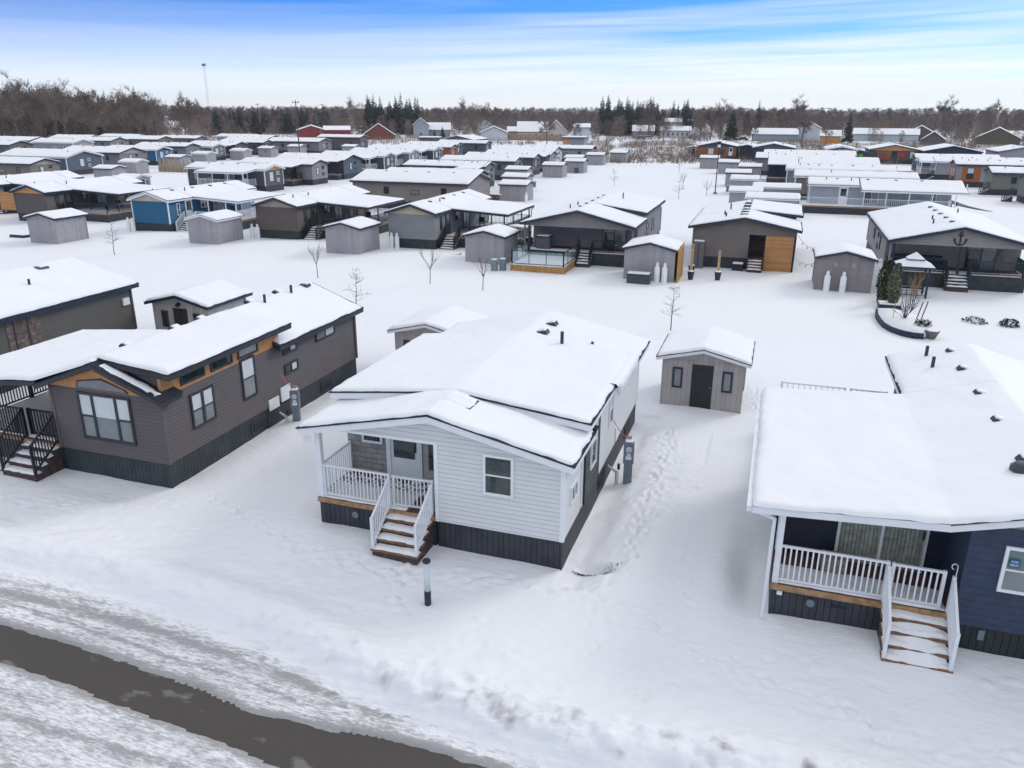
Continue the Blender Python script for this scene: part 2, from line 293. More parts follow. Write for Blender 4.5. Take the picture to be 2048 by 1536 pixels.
def stairs(parent, x0, x1, y, ztop, n=4, run=.27, rise=.17, d=(0, -1), tread=None, riser=None, snow=True, rail=None, railh=.9, rw=.0):
    """n treads going down from (x0..x1, y) in direction d (0,-1) / (1,0) / (-1,0)"""
    st = MB(); rs = MB(); sn = []
    def bx(m_, a0, a1, b0, b1, z0, z1):     # a across, b outward
        if d == (0, -1): m_.box(a0, a1, y-b1, y-b0, z0, z1)
        elif d == (0, 1): m_.box(a0, a1, y+b0, y+b1, z0, z1)
        elif d == (1, 0): m_.box(y+b0, y+b1, a0, a1, z0, z1)
        else: m_.box(y-b1, y-b0, a0, a1, z0, z1)
    for i in range(n):
        zt = ztop-rise*(i+1); b0 = run*i
        bx(st, x0, x1, b0-.02, b0+run+.03, zt-.045, zt); bx(rs, x0+.03, x1-.03, b0, b0+run-.02, -.4, zt-.046)
        if snow:
            A_ = np.linspace(x0+.03, x1-.03, 15); B_ = np.linspace(b0, b0+run, 6); ss = []
            wob = .015+.05*(vn(A_*7+i*5, A_*0+i)+.5); T_ = .035+.05*(vn(A_*3+i*7, A_*0+3)+.5)
            for u_, (a_, w_) in enumerate(zip(A_, wob)):
                for v_, b_ in enumerate(B_):
                    bb = min(b_, b0+run+.02-w_); e_ = min(1, (u_ > 0)*(u_ < 14)*(v_ < 5)*1.0); z__ = zt+.002+T_[u_]*e_*(1 if v_ < 4 else .8)+.01*random.random()*e_
                    ss.append({(0,-1): (a_, y-bb, z__), (0,1): (a_, y+bb, z__), (1,0): (y+bb, a_, z__), (-1,0): (y-bb, a_, z__)}[d])
            sn.append(MB().add(ss, [(u_*6+v_, u_*6+v_+1, u_*6+v_+7, u_*6+v_+6) for u_ in range(14) for v_ in range(5)]))
    s = st.build('stairs', tread or STEP, parent); rs.build('riser', riser or STEP, s)
    for q in sn: q.build('step_snow', SNOWC, s, smooth=True)
    if rail:
        for a in (x0+.05, x1-.05):
            b1 = run*n-.05; z1 = ztop-rise*n
            pa = {(0,-1): ((a, y+.02), (a, y-b1)), (0,1): ((a, y), (a, y+b1)), (1,0): ((y, a), (y+b1, a)), (-1,0): ((y, a), (y-b1, a))}[d]
            railing(parent, pa, ztop, rail, railh, .13, name='stair_railing', z2=z1)
    return s
def pipe(parent, x, y, z, h=.42, r=.055): MB().tube((x, y, z-.1), (x, y, z+h), r, n=8).build('vent_pipe', TD, parent)
def lowvent(parent, x, y, z, s=.3, slope=0):
    mb = MB(); mb.prism([(-s*.55, 0), (s*.55, 0), (s*.42, .13), (-s*.42, .13)], -s*.45, s*.45); o = mb.build('roof_vent', TD, parent); o.location = (x, y, z); o.rotation_euler = (0, -math.atan(slope), 0)
    q = MB(); q.prism([(-s*.4, .131), (s*.4, .131), (s*.3, .2), (-s*.34, .19)], -s*.3, s*.42); q.build('snow_cap', SNOWC, o, bevel=.01)

HN = [0]
def house(label, x, y, rz, W=4.5, L=13.0, wall=GREY, trim=TD, gable=None, skirt=SKIRT, hs=.85, hw=3.05, pitch=.24, oh=.3, secs=None, porch=None, wins=(), vents=None, res=.45, group=None,
          T=.1, frame=None, cat='house', body=None, gable_off=.02, shingle=True, gfill=True, name='mobile_home'):
    HN[0] += 1; k = HN[0]; r = thing(name, label, cat, x, y, 0, rz, group); frame = frame or (TW if trim is TW else TD); zr = hw+pitch*W/2; ze = hw-pitch*oh
    base = [(-W/2-oh, ze), (0, zr), (W/2+oh, ze)]
    pr = porch or []
    if secs is None:
        secs = []
        cuts = sorted(set([-oh, L+oh]+[v for p in pr for v in ((p['y0']-.1, p['y1']+.15) if p.get('roof', True) else ())]))
        cuts = [c for c in cuts if -oh <= c <= L+oh]
        for a, b in zip(cuts, cuts[1:]):
            poly = list(base)
            for p in pr:
                if p.get('roof', True) and p['y0']-.1 <= a+.01 and b-.01 <= p['y1']+.15:
                    if p['s'] > 0: poly = poly[:-1]+[(W/2+.25, hw-pitch*.25), (W/2+p['d']+.3, hw-pitch*.25-.09*p['d'])]
                    else: poly = [(-W/2-p['d']-.3, hw-pitch*.25-.09*p['d']), (-W/2-.25, hw-pitch*.25)]+poly[1:]
            secs.append((a, b, poly, 0))
    # body
    if body is None: body = [(-W/2, W/2, 0, L)]
    mb = MB(); sk = MB()
    for (a, b, c, d) in body:
        pts = [(a, hs), (b, hs), (b, zprof([(-W/2-9, hw), (-W/2, hw), (0, zr), (W/2, hw), (W/2+9, hw)], b))]
        if a < 0 < b: pts.append((0, zr))
        pts.append((a, zprof([(-W/2-9, hw), (-W/2, hw), (0, zr), (W/2, hw), (W/2+9, hw)], a)))
        mb.prism(pts, c, d); sk.box(a+.03, b-.03, c+.03, d-.03, -.6, hs-.001)
    mb.build('wall', wall, r); sk.build('skirting', skirt, r)
    cb = MB()
    for sx_ in (-1, 1):
        for yy in (0, L):
            xx = sx_*W/2; cb.box(xx-.055, xx+.055, yy-.02 if yy == 0 else yy-.08, .08 if yy == 0 else yy+.02, hs+.001, hw-.02)
    build_each(cb, 'corner_trim', trim if trim is TW else wall, r)
    if gable:
        for yy in ((-.03, -.002),):
            MB().prism([(-W/2+.02, hw-.04), (W/2-.02, hw-.04), (0, zr-.03)], *yy).build('gable', gable, r)
    fa = MB(); sh = MB(); sn = MB()
    for (a, b, poly, dz) in secs:
        roof_slab(fa, poly, a, b, dz, dz+TH); roof_slab(sh, poly, a, b, dz+TH+.001, dz+TH+.03, .025)
        snow_on(sn, poly, a, b, dz+TH+.03, res, T, seed=k)
    f = fa.build('roof', trim, r); sh.build('shingles', SHING, f); sn.build('roof_snow', SNOW, f, smooth=True)
    # porches
    for p in pr:
        s_, y0, y1, d = p['s'], p['y0'], p['y1'], p['d']; rc = p.get('rail', BLACKP); dz = p.get('z', hs+.06)
        xa, xb = sorted((s_*(W/2+.001), s_*(W/2+d)))
        D = MB().box(xa, xb, y0, y1, dz-.05, dz).build('deck', DECK, r); MB().box(xa+.02, xb-.02, y0+.02, y1-.02, -.6, dz-.14).build('skirting', skirt, r)
        e = MB(); e.box(xa, xb+(.01 if s_ > 0 else 0), y0-.015, y0+.02, dz-.14, dz-.051); e.box(xa, xb, y1-.02, y1+.015, dz-.14, dz-.051); xo = s_*(W/2+d); e.box(xo-.02, xo+.02, y0+.02, y1-.02, dz-.14, dz-.051); e.build('deck_edge', p.get('edge', EDGE), D)
        sn = MB(); snow_on(sn, [(xa+.02, 0), (xb-.02, 0)], y0+.02, y1-.02 if not p.get('roof', True) else y0+(y1-y0)*.97, dz, .5, .05, seed=k+3)
        if p.get('snow', True): sn.build('deck_snow', SNOWC, D, smooth=True)
        xo = s_*(W/2+d-.07); g = p.get('gap')            # gap (side, from, to) for the stairs
        gl = p.get('glass', False)
        def seg(a, b):
            if (Vector(a)-Vector(b)).length > .2: railing(r, [a, b], dz, rc, .95, p.get('sp', .13), gl)
        if g and g[0] == 'S': seg((xo, y0+.06), (xo, g[1])); seg((xo, g[2]), (xo, y1-.06)); stairs(r, g[1], g[2], s_*(W/2+d) , dz, p.get('n', 4), d=(s_, 0), rail=rc)
        else: seg((xo, y0+.06), (xo, y1-.06))
        xi = s_*(W/2+.06)
        if g and g[0] == 'F':
            a, b = sorted((g[1], g[2])); lo, hi_ = sorted((xi, xo)); seg((lo, y0+.06), (a, y0+.06)); seg((b, y0+.06), (hi_, y0+.06)); stairs(r, a, b, y0, dz, p.get('n', 4), d=(0, -1), rail=rc)
        else: seg((xi, y0+.06), (xo, y0+.06))
        seg((xi, y1-.06), (xo, y1-.06))
        if p.get('roof', True):
            np_ = p.get('posts', max(2, int((y1-y0)/2.2)+1)); zt = hw-pitch*.25-.09*d+.03
            for i in range(np_):
                yy = y0+.08+(y1-y0-.16)*i/(np_-1); MB().box(xo-.05, xo+.05, yy-.05, yy+.05, dz, zt).build('post', p.get('post', rc), r)
    for q in wins:
        q = dict(q); kd = q.pop('k', 'dh')
        if kd == 'door': door(r, q['s'], W, L, q['u'], q.get('z', hs+.05), q.get('w', .9), q.get('h', 2.0), q.get('c', TW), q.get('f', frame), q.get('g', True))
        else: window(r, q['s'], W, L, q['u'], q['z'], q['w'], q['h'], kd, q.get('f', frame), q.get('p', GLASS), q.get('p2'))
    def zt(xx, yy):
        best = None
        for (a, b, poly, dz) in secs:
            if a <= yy <= b: best = zprof(poly, xx)+dz+TH+.03
        return best if best else zr
    if vents is None:
        vents = [('v', (-.5 if k % 2 else .5)+random.uniform(-.05, .05), L*f_) for f_ in (.2, .42, .62, .8)]+[('p', random.choice((-1, 1))*W*.2, L*.12), ('p', W*.22, L*.3)]
    for kd, vx, vy in vents:
        z_ = zt(vx, vy)
        if kd == 'v': lowvent(r, vx, vy, z_+.02, .34)
        elif kd == 'b': lowvent(r, vx, vy, z_+.02, .6)
        else: pipe(r, vx, vy, z_, .4)
    return r
def shed(label, x, y, rz, W=3.05, L=3.4, wall=SHED, trim=TD, front=True, louvre=False, h=2.05, pitch=.24, group='garden sheds between the houses', res=.4, oh=.22, T=.1, slope_trim=None):
    r = thing('garden_shed', label, 'shed', x, y, 0, rz, group); zr = h+pitch*W/2; ze = h-pitch*oh; HN[0] += 1
    MB().prism([(-W/2, -.5), (W/2, -.5), (W/2, h), (0, zr), (-W/2, h)], 0, L).build('wall', wall, r)
    cb = MB()
    for a in (-1, 1):
        for yy in (0, L): cb.box(a*W/2-.05, a*W/2+.05, yy-.02 if yy == 0 else yy-.07, .07 if yy == 0 else yy+.02, -.5, h-.03)
    cb.box(-W/2+.051, W/2-.051, -.02, -.001, h-.14, h-.04); build_each(cb, 'corner_trim', SHEDW if wall is SHED else wall, r)
    poly = [(-W/2-oh, ze), (0, zr), (W/2+oh, ze)]; fa = MB(); sh = MB(); sn = MB()
    roof_slab(fa, poly, -oh, L+oh, 0, .13); roof_slab(sh, poly, -oh, L+oh, .131, .155, .02); snow_on(sn, poly, -oh, L+oh, .155, res, T, .02, seed=HN[0])
    f = fa.build('roof', trim, r); sh.build('shingles', SHING, f); sn.build('roof_snow', SNOW, f, smooth=True)
    if front:
        dk = mat('dark_door', (.02, .022, .028), .5, .15, 4)
        d = MB().box(-.42, .42, -.035, -.001, .0, 1.86).build('door', dk, r)
        pn = MB()
        for (a, b) in ((-.33, -.06), (.06, .33)):
            for (c, e) in ((.2, .85), (1.0, 1.65)): pn.box(a, b, -.045, -.036, c, e)
        pn.build('door_panel', dk, d); MB().tube((.34, -.036, .95), (.34, -.09, .95), .03, n=8).build('handle', METAL, d)
        for u in (-.98, .98):
            window(r, 'F', W, L, u, .82, .4, .86, 'fx', TN if trim is TW else TD, BLIND_REFL2 if trim is TW else GLASS)
        if trim is not TW: MB().bar((0, -.02, zr-.32), (0, -.22, zr-.42), .16, .12).build('lamp', BLACKP, r)
    else:
        lv = MB()
        for u in (-.55, .55): lv.box(u-.1, u+.1, -.025, -.001, h-.5, h-.26)
        build_each(lv, 'louvre', SHEDW, r)
    return r

# ------------------------------------------------------------------ the ground: one sheet of snow
def axis_pts(a, b, st, lo, hi, g=1.06, mx=400):
    mid = list(np.arange(a, b, st)); up = []; s = st; v = mid[-1]
    while v < hi: s = min(s*g, mx); v += s; up.append(v)
    dn = []; s = st; v = a
    while v > lo: s = min(s*g, mx); v -= s; dn.append(v)
    return np.array(dn[::-1]+mid+up)
gx = axis_pts(-26, 9.5, .065, -2400, 2400, mx=100); gy = axis_pts(8.0, 30, .065, -60, 2400, mx=100)
GX, GY = np.meshgrid(gx, gy, indexing='ij')
def pl(x, xs, ys): return np.interp(x, xs, ys)
def gs(x, y, cx, cy, sx_, sy_, a): return a*np.exp(-((x-cx)/sx_)**2-((y-cy)/sy_)**2)
def yup(x):
    t = np.abs(((x/.17) % 1)-.5)*2*np.clip(vn(x*.9, x*0+6)*3+.4, 0, 1)
    return pl(x, [-30, -16, -14.3, -11.7, -9.2, -7.5, -5.4, -3.8, 10], [11.5, 11.4, 11.33, 11.15, 10.85, 10.9, 11.1, 11.0, 10.9])+t*.09*((x > -12) & (x < -4))+.06*vn(x*2.2, x*0+3)
def ylo(x): return pl(x, [-30, -15.4, -13.2, -10.6, -8.8, -7.7, 10], [10.3, 10.25, 10.2, 9.98, 9.85, 9.66, 9.3])+.1*vn(x*1.3, x*0+8)
def yfoot(x): return pl(x, [-40, -19.4, -16.7, -13, -10, -7.8, -5.7, -4.1, -2, .6, 3, 8, 30], [13.9, 13.7, 13.8, 13.45, 13.15, 12.5, 12.1, 11.95, 11.85, 12.1, 12.2, 12.2, 12.2])
ZAS = -.30
def ground(x, y):
    near = np.exp(-np.maximum(0, np.hypot(x+6, y-20)-25)**2/900)
    z = near*(.07*fbm(x*.28, y*.28, 3)+.02*fbm(x*1.3+4, y*2.1, 3))+(1-near)*.16*fbm(x*.13, y*.16, 3)*np.clip((130-y)/50, 0, 1)*(y > 32)
    z += gs(x, y, -10.8, 17.1, 2.2, 1.1, .2)+gs(x, y, -24, 17.2, 3, 1.2, .1)+gs(x, y, 3.6, 16.3, 1.6, 1.0, .12)+gs(x, y, 7.5, 17, 3, .8, .1)
    z += gs(x, y, -12.6, 24, .8, 7, .15)+gs(x, y, -16.6, 25, .7, 5, .12)+gs(x, y, -2.2, 24, .9, 7, .1)
    # wind scoops by the walls
    st = (x > -4.4) & (x < -1.4) & (y > 16.8) & (y < 29.5)
    z += np.where(st, (.09*fbm((x-y*.35)*1.3, (y+x)*.35, 3)-.1*np.exp(-((x+3.95)/.35)**2)+.02*fbm(x*4, y*3, 2)), 0)
    z += gs(x, y, -3.55, 18.0, .45, .2, -.34)+gs(x, y, .35, 18.6, .45, 1.6, -.2)+gs(x, y, -.4, 19.0, .5, 2.5, .1)
    z += gs(x, y, -15.5, 19, .8, 4, -.08)+gs(x, y, -19, 17.3, 3, .5, -.06)
    for (cx, cy) in ((-27, 50.5), (-41, 52), (-55, 52.5)): z += gs(x, y, cx, cy+8, 5, 2.5, .35)
    # snow bank beside the road
    yf = yfoot(x); u = y-yf; lump = np.clip((x+11)/5, .35, 1)*(x < 25)
    rough = np.exp(-((u-.25)/.75)**2)
    bank = .2*np.exp(-((u-.45)/.55)**2)+rough*lump*.7*(.26*np.abs(fbm(x*1.6, y*2.0, 4))+.13*np.abs(fbm(x*4.5, y*5, 3))+.05*fbm(x*13, y*14, 2))+np.exp(-((u-.6)/1.6)**2)*.035*fbm(x*2, y*2.6, 4)
    z += bank*(np.abs(x) < 60)
    z += np.exp(-((u-1.5)/1.3)**2)*.045*fbm(x*2.6, y*3.2, 4)-np.exp(-((u-.1)/1.0)**2)*.05*np.abs(fbm(x*.9, y*4.5, 4))*(np.abs(x) < 60)
    # the ploughed road: packed snow of uneven thickness over asphalt
    mott = .055*fbm(x*1.1, y*6.5, 4)+.04*fbm(x*7, y*16, 3)
    yu = yup(x); yl = ylo(x)
    band = pl(x, [-30, -18, -12.8, -8.7, -6.7, -4, 5], [12.5, 12.38, 12.33, 11.9, 11.6, 11.75, 11.6])
    th = .045+mott
    inb = (y > yl) & (y < yu)
    dd = np.minimum(y-yl, yu-y); th = np.where(inb, np.maximum(.004-.3*dd+.55*mott, -.07), .05+.5*mott+.012*np.sin(y*31+fbm(x*.4, y, 2)*3)*(y > yu))
    th = np.where(inb, th, np.maximum(th, .012))
    road = ZAS+th
    k = np.clip((y-(yf-.75))/.8, 0, 1); k = k*k*(3-2*k); k2 = np.clip((7.6-y)/1.2, 0, 1)
    k = np.maximum(k, k2)
    return np.where(y < 14.5, road*(1-k)+z*k, z)
def thinness(x, y):
    mott = .05*fbm(x*1.1, y*5.5, 4)+.03*fbm(x*5, y*12, 3); yu = yup(x); yl = ylo(x)
    band = pl(x, [-30, -18, -12.8, -8.7, -6.7, -4, 5], [12.5, 12.38, 12.33, 11.9, 11.6, 11.75, 11.6])
    t = .165+mott*1.3-.14*np.exp(-(np.maximum(y-yu, 0)/.13)**2)-.14*np.exp(-(np.maximum(yl-y, 0)/.11)**2)-.1*np.exp(-((y-yu-.5)/.05)**2)*(vn(x*1.5, x*0)>-.1)-.1*np.exp(-((y-yu-.62)/.03)**2)*(vn(x*1.1, x*0+4)>-.1)-.13*np.exp(-((y-band)/.16)**2)*np.clip(.75+.6*fbm(x*.7, y*.5, 2), 0, 1)-.08*np.exp(-((y-9.1)/.1)**2)
    t -= .035*np.clip((x+9)/5, 0, 1)*(y > yu)*np.clip((12.0-y)/.6, 0, 1)
    k = np.clip((yfoot(x)-.35-y)/.5, 0, 1); t = .2*(1-k)+t*k
    return np.where((y < yfoot(x)-.3) & (y > 7), np.clip(t, -.1, .2), .2)
GZ = ground(GX, GY)
# footprints and snowballs
def press(cx, cy, ang, d=.11, a=.15, b=.065):
    d *= .62
    i0, i1 = np.searchsorted(gx, [cx-.5, cx+.5]); j0, j1 = np.searchsorted(gy, [cy-.5, cy+.5])
    X_, Y_ = GX[i0:i1, j0:j1]-cx, GY[i0:i1, j0:j1]-cy; u = X_*cos(ang)+Y_*sin(ang); v = -X_*sin(ang)+Y_*cos(ang); r = (u/a)**2+(v/b)**2
    GZ[i0:i1, j0:j1] += -d*np.exp(-r**1.5)+d*.3*np.exp(-(np.sqrt(r)-1.6)**2*4)
def path(pts, step=.36, w=.16, d=.09, n=1, jit=.05):
    for q in range(n):
        side = 1; acc = random.random()*.3
        for (ax, ay), (bx, by) in zip(pts, pts[1:]):
            L_ = math.hypot(bx-ax, by-ay); an = math.atan2(by-ay, bx-ax); t = acc
            while t < L_:
                f = t/L_; side = -side
                press(ax+(bx-ax)*f-sin(an)*side*w/2+random.gauss(0, jit), ay+(by-ay)*f+cos(an)*side*w/2+random.gauss(0, jit), an+random.gauss(0, .2), d*random.uniform(.6, 1.2))
                t += step*random.uniform(.8, 1.2)
            acc = t-L_
path([(-3.0, 20.5), (-2.95, 21.75), (-2.75, 24.4), (-3.0, 28), (-3.6, 30)], n=3, jit=.16)
path([(-3.0, 20.5), (-2.7, 18.6), (-3.2, 17.1), (-4.5, 16.6), (-6.3, 16.45), (-7.8, 16.1)], n=2, jit=.09)
path([(-7.8, 16.1), (-9.0, 16.0), (-10.8, 16.05), (-12.4, 16.6), (-14.6, 17.6), (-16.2, 18.3)], n=2, jit=.1)
path([(-16.2, 17.6), (-18, 16.6), (-20, 16.0), (-23, 15.8)], d=.05, n=2, jit=.1); path([(-14, 16.6), (-16, 16.1), (-18, 15.7)], d=.04)
path([(-3.4, 16.4), (-1.8, 16.1), (-.5, 15.25), (1.15, 14.65), (2.5, 14.5), (3.2, 13.6)], n=3, d=.06, jit=.12)
path([(-1.0, 16.9), (-1.4, 19.9), (-1.5, 23.1), (-1.55, 25.4), (-1.55, 27.2)], step=.7, d=.05)
path([(.0, 31.5), (.3, 33), (-.1, 34.5)], n=3, jit=.25); path([(-.2, 36), (-3.6, 35.5), (-5, 38)], n=1, jit=.1)
path([(-3.5, 16.5), (-2.5, 14.6), (-1.6, 13.2)], n=2, jit=.2, d=.06)
path([(-2.6, 20), (-2.3, 22.5), (-2.5, 26), (-3.2, 30)], n=3, jit=.25, d=.06); path([(-6, 16.2), (-8, 15.6), (-10, 15.7), (-13, 16.6)], n=1, jit=.12, d=.05); path([(3.2, 13.6), (5, 13.9), (6.5, 14.6)], n=2, jit=.12, d=.05)
for i in range(30): press(random.gauss(-8.4, .3), random.gauss(15.9, .3), random.random()*3, random.choice((-.06, .05)), .1, .07)
for cx_, cy_, q_ in ((-8.0, 15.0, -.16), (-7.75, 14.75, -.09), (-5.7, 14.9, -.08), (2.3, 14.3, -.14), (.9, 15.5, .06), (-1.0, 14.0, -.08)): press(cx_, cy_, 0, q_, .13, .11)
for i in range(140): press(random.uniform(-20, 7), random.uniform(13.4, 16.4), random.random()*3, random.uniform(.015, .05)*random.choice((-1, 1)), random.uniform(.05, .22), random.uniform(.04, .12))
a, b = GX.shape
me = bpy.data.meshes.new('snowy_ground'); nv_ = a*b
me.vertices.add(nv_); me.vertices.foreach_set('co', np.stack([GX, GY, GZ], -1).astype(np.float32).ravel())
idx = np.arange(nv_).reshape(a, b); q = np.stack([idx[:-1, :-1], idx[1:, :-1], idx[1:, 1:], idx[:-1, 1:]], -1).reshape(-1, 4)
me.loops.add(q.size); me.loops.foreach_set('vertex_index', q.ravel().astype(np.int32)); me.polygons.add(len(q)); me.polygons.foreach_set('loop_start', np.arange(0, q.size, 4, dtype=np.int32))
me.update(calc_edges=True); me.polygons.foreach_set('use_smooth', np.ones(len(q), bool))
u = GY-yfoot(GX)
dirt = np.exp(-((u-.15)/.5)**2)*np.clip(fbm(GX*3, GY*3.4, 4)*2.0-.45, 0, 1)*np.clip((GX+12)/5, .15, 1)
dirt += .4*(GY < 13)*(GY > 8)*np.clip(fbm(GX*.8, GY*5, 4)*1.6-.1, 0, 1)*(GZ < -.2)
at2 = me.attributes.new('thin', 'FLOAT', 'POINT'); at2.data.foreach_set('value', thinness(GX, GY).astype(np.float32).ravel())
at = me.attributes.new('dirt', 'FLOAT', 'POINT'); at.data.foreach_set('value', np.clip(dirt, 0, 1).astype(np.float32).ravel())
gm = bpy.data.materials.new('ground_snow'); gm.use_nodes = True; t = gm.node_tree; n = t.nodes; l = t.links; bs = n['Principled BSDF']; bs.inputs['Roughness'].default_value = .6; bs.inputs['Specular IOR Level'].default_value = .25
co = n.new('ShaderNodeTexCoord'); an = n.new('ShaderNodeAttribute'); an.attribute_name = 'dirt'
ns = n.new('ShaderNodeTexNoise'); ns.inputs['Scale'].default_value = .05; ns.inputs['Detail'].default_value = 8; l.new(co.outputs['Object'], ns.inputs['Vector'])
cr = n.new('ShaderNodeMix'); cr.data_type = 'RGBA'; cr.inputs[6].default_value = (.815, .82, .835, 1); cr.inputs[7].default_value = (.88, .88, .885, 1); l.new(ns.outputs[0], cr.inputs[0])
dm = n.new('ShaderNodeMix'); dm.data_type = 'RGBA'; dm.inputs[7].default_value = (.30, .27, .255, 1); l.new(an.outputs['Fac'], dm.inputs[0]); l.new(cr.outputs[2], dm.inputs[6])
# thin packed snow on the road: the asphalt shows through in speckles
tn = n.new('ShaderNodeAttribute'); tn.attribute_name = 'thin'; mp3 = n.new('ShaderNodeMapping'); mp3.inputs['Scale'].default_value = (3, 15, 1); l.new(co.outputs['Object'], mp3.inputs[0])
n3 = n.new('ShaderNodeTexNoise'); n3.inputs['Scale'].default_value = 1.6; n3.inputs['Detail'].default_value = 10; n3.inputs['Roughness'].default_value = .72; l.new(mp3.outputs[0], n3.inputs['Vector'])
ma = n.new('ShaderNodeMath'); ma.operation = 'MULTIPLY_ADD'; ma.inputs[1].default_value = .62; ma.inputs[2].default_value = -.31; l.new(n3.outputs[0], ma.inputs[0])
mb_ = n.new('ShaderNodeMath'); mb_.operation = 'ADD'; l.new(tn.outputs['Fac'], mb_.inputs[0]); l.new(ma.outputs[0], mb_.inputs[1])
r3 = n.new('ShaderNodeMapRange'); r3.inputs[1].default_value = -.05; r3.inputs[2].default_value = .085; l.new(mb_.outputs[0], r3.inputs[0])
sl_ = n.new('ShaderNodeMix'); sl_.data_type = 'RGBA'; sl_.inputs[6].default_value = (.36, .35, .35, 1); l.new(r3.outputs[0], sl_.inputs[0]); l.new(dm.outputs[2], sl_.inputs[7]); l.new(sl_.outputs[2], bs.inputs['Base Color'])
nb = n.new('ShaderNodeTexNoise'); nb.inputs['Scale'].default_value = 2.2; nb.inputs['Detail'].default_value = 9; nb.inputs['Roughness'].default_value = .55; mp = n.new('ShaderNodeMapping'); mp.inputs['Scale'].default_value = (1, 2.2, 1); l.new(co.outputs['Object'], mp.inputs[0]); l.new(mp.outputs[0], nb.inputs['Vector'])
bp = n.new('ShaderNodeBump'); bp.inputs['Distance'].default_value = .05; bp.inputs['Strength'].default_value = .8; l.new(nb.outputs[0], bp.inputs['Height']); l.new(bp.outputs[0], bs.inputs['Normal'])
me.materials.append(gm); go = bpy.data.objects.new('snow_ground', me); scene.collection.objects.link(go); go['kind'] = 'structure'
# asphalt sheet below the packed snow
am = bpy.data.materials.new('wet_asphalt'); am.use_nodes = True; t = am.node_tree; n = t.nodes; l = t.links; bs = n['Principled BSDF']
co = n.new('ShaderNodeTexCoord'); mp = n.new('ShaderNodeMapping'); mp.inputs['Scale'].default_value = (.8, 1.7, 1); l.new(co.outputs['Object'], mp.inputs[0])
n1_ = n.new('ShaderNodeTexNoise'); n1_.inputs['Scale'].default_value = .9; n1_.inputs['Detail'].default_value = 6; l.new(mp.outputs[0], n1_.inputs['Vector'])
rp = n.new('ShaderNodeValToRGB'); rp.color_ramp.elements[0].position = .63; rp.color_ramp.elements[0].color = (.06, .048, .038, 1); rp.color_ramp.elements[1].position = .68; rp.color_ramp.elements[1].color = (.17, .15, .13, 1); l.new(n1_.outputs[0], rp.inputs[0])
n2_ = n.new('ShaderNodeTexNoise'); n2_.inputs['Scale'].default_value = 90; n2_.inputs['Detail'].default_value = 3; l.new(co.outputs['Object'], n2_.inputs['Vector'])
m2 = n.new('ShaderNodeMix'); m2.data_type = 'RGBA'; m2.blend_type = 'OVERLAY'; m2.inputs[0].default_value = .55; l.new(rp.outputs[0], m2.inputs[6]); l.new(n2_.outputs[0], m2.inputs[7])
hs_ = n.new('ShaderNodeHueSaturation'); hs_.inputs['Saturation'].default_value = .8; l.new(m2.outputs[2], hs_.inputs['Color']); l.new(hs_.outputs[0], bs.inputs['Base Color']); bs.inputs['Roughness'].default_value = .55
bp = n.new('ShaderNodeBump'); bp.inputs['Distance'].default_value = .006; l.new(n2_.outputs[0], bp.inputs['Height']); l.new(bp.outputs[0], bs.inputs['Normal'])
o = MB().add([(-90, 7.2, ZAS), (90, 7.2, ZAS), (90, 13.4, ZAS), (-90, 13.4, ZAS)], [(0,1,2,3)]).build('road', am); o['kind'] = 'structure'
rp2 = MB(); pts = [(1836, 381), (1850, 386), (1880, 396), (1905, 405), (1930, 413), (1957, 419), (1985, 424)]; c = [Vector((*G(*p), .07)) for p in pts]; wv = [.15, .5, .6, .55, .45, .3, .1]
vs = []; 
for i, p in enumerate(c):
    d = (c[min(i+1, 6)]-c[max(i-1, 0)]).normalized(); nn = Vector((-d.y, d.x, 0)); vs += [p+nn*wv[i], p-nn*wv[i]]
o = rp2.add(vs, [(2*i, 2*i+1, 2*i+3, 2*i+2) for i in range(6)]).build('road', am); o['kind'] = 'structure'
# bare grass in the wind scoop by the white house
gb = MB()
for i in range(900):
    t_ = random.random(); x_ = -4.05+t_*1.0+random.gauss(0, .06); y_ = 17.75+t_**1.6*.45+random.gauss(0, .05)*(1+t_*1.5); z_ = float(ground(np.array(x_), np.array(y_)))-.03; a_ = random.random()*6.3; h_ = random.uniform(.03, .09)
    gb.add([(x_-.012*cos(a_), y_-.012*sin(a_), z_), (x_+.012*cos(a_), y_+.012*sin(a_), z_), (x_+random.gauss(0, .03), y_+random.gauss(0, .03), z_+h_)], [(0,1,2)])
tag(gb.build('grass', mat('dark_grass', (.06, .05, .035), .9, .4, 9)), 'bare dark grass in a scoop beside the white house corner', 'grass', kind='stuff')

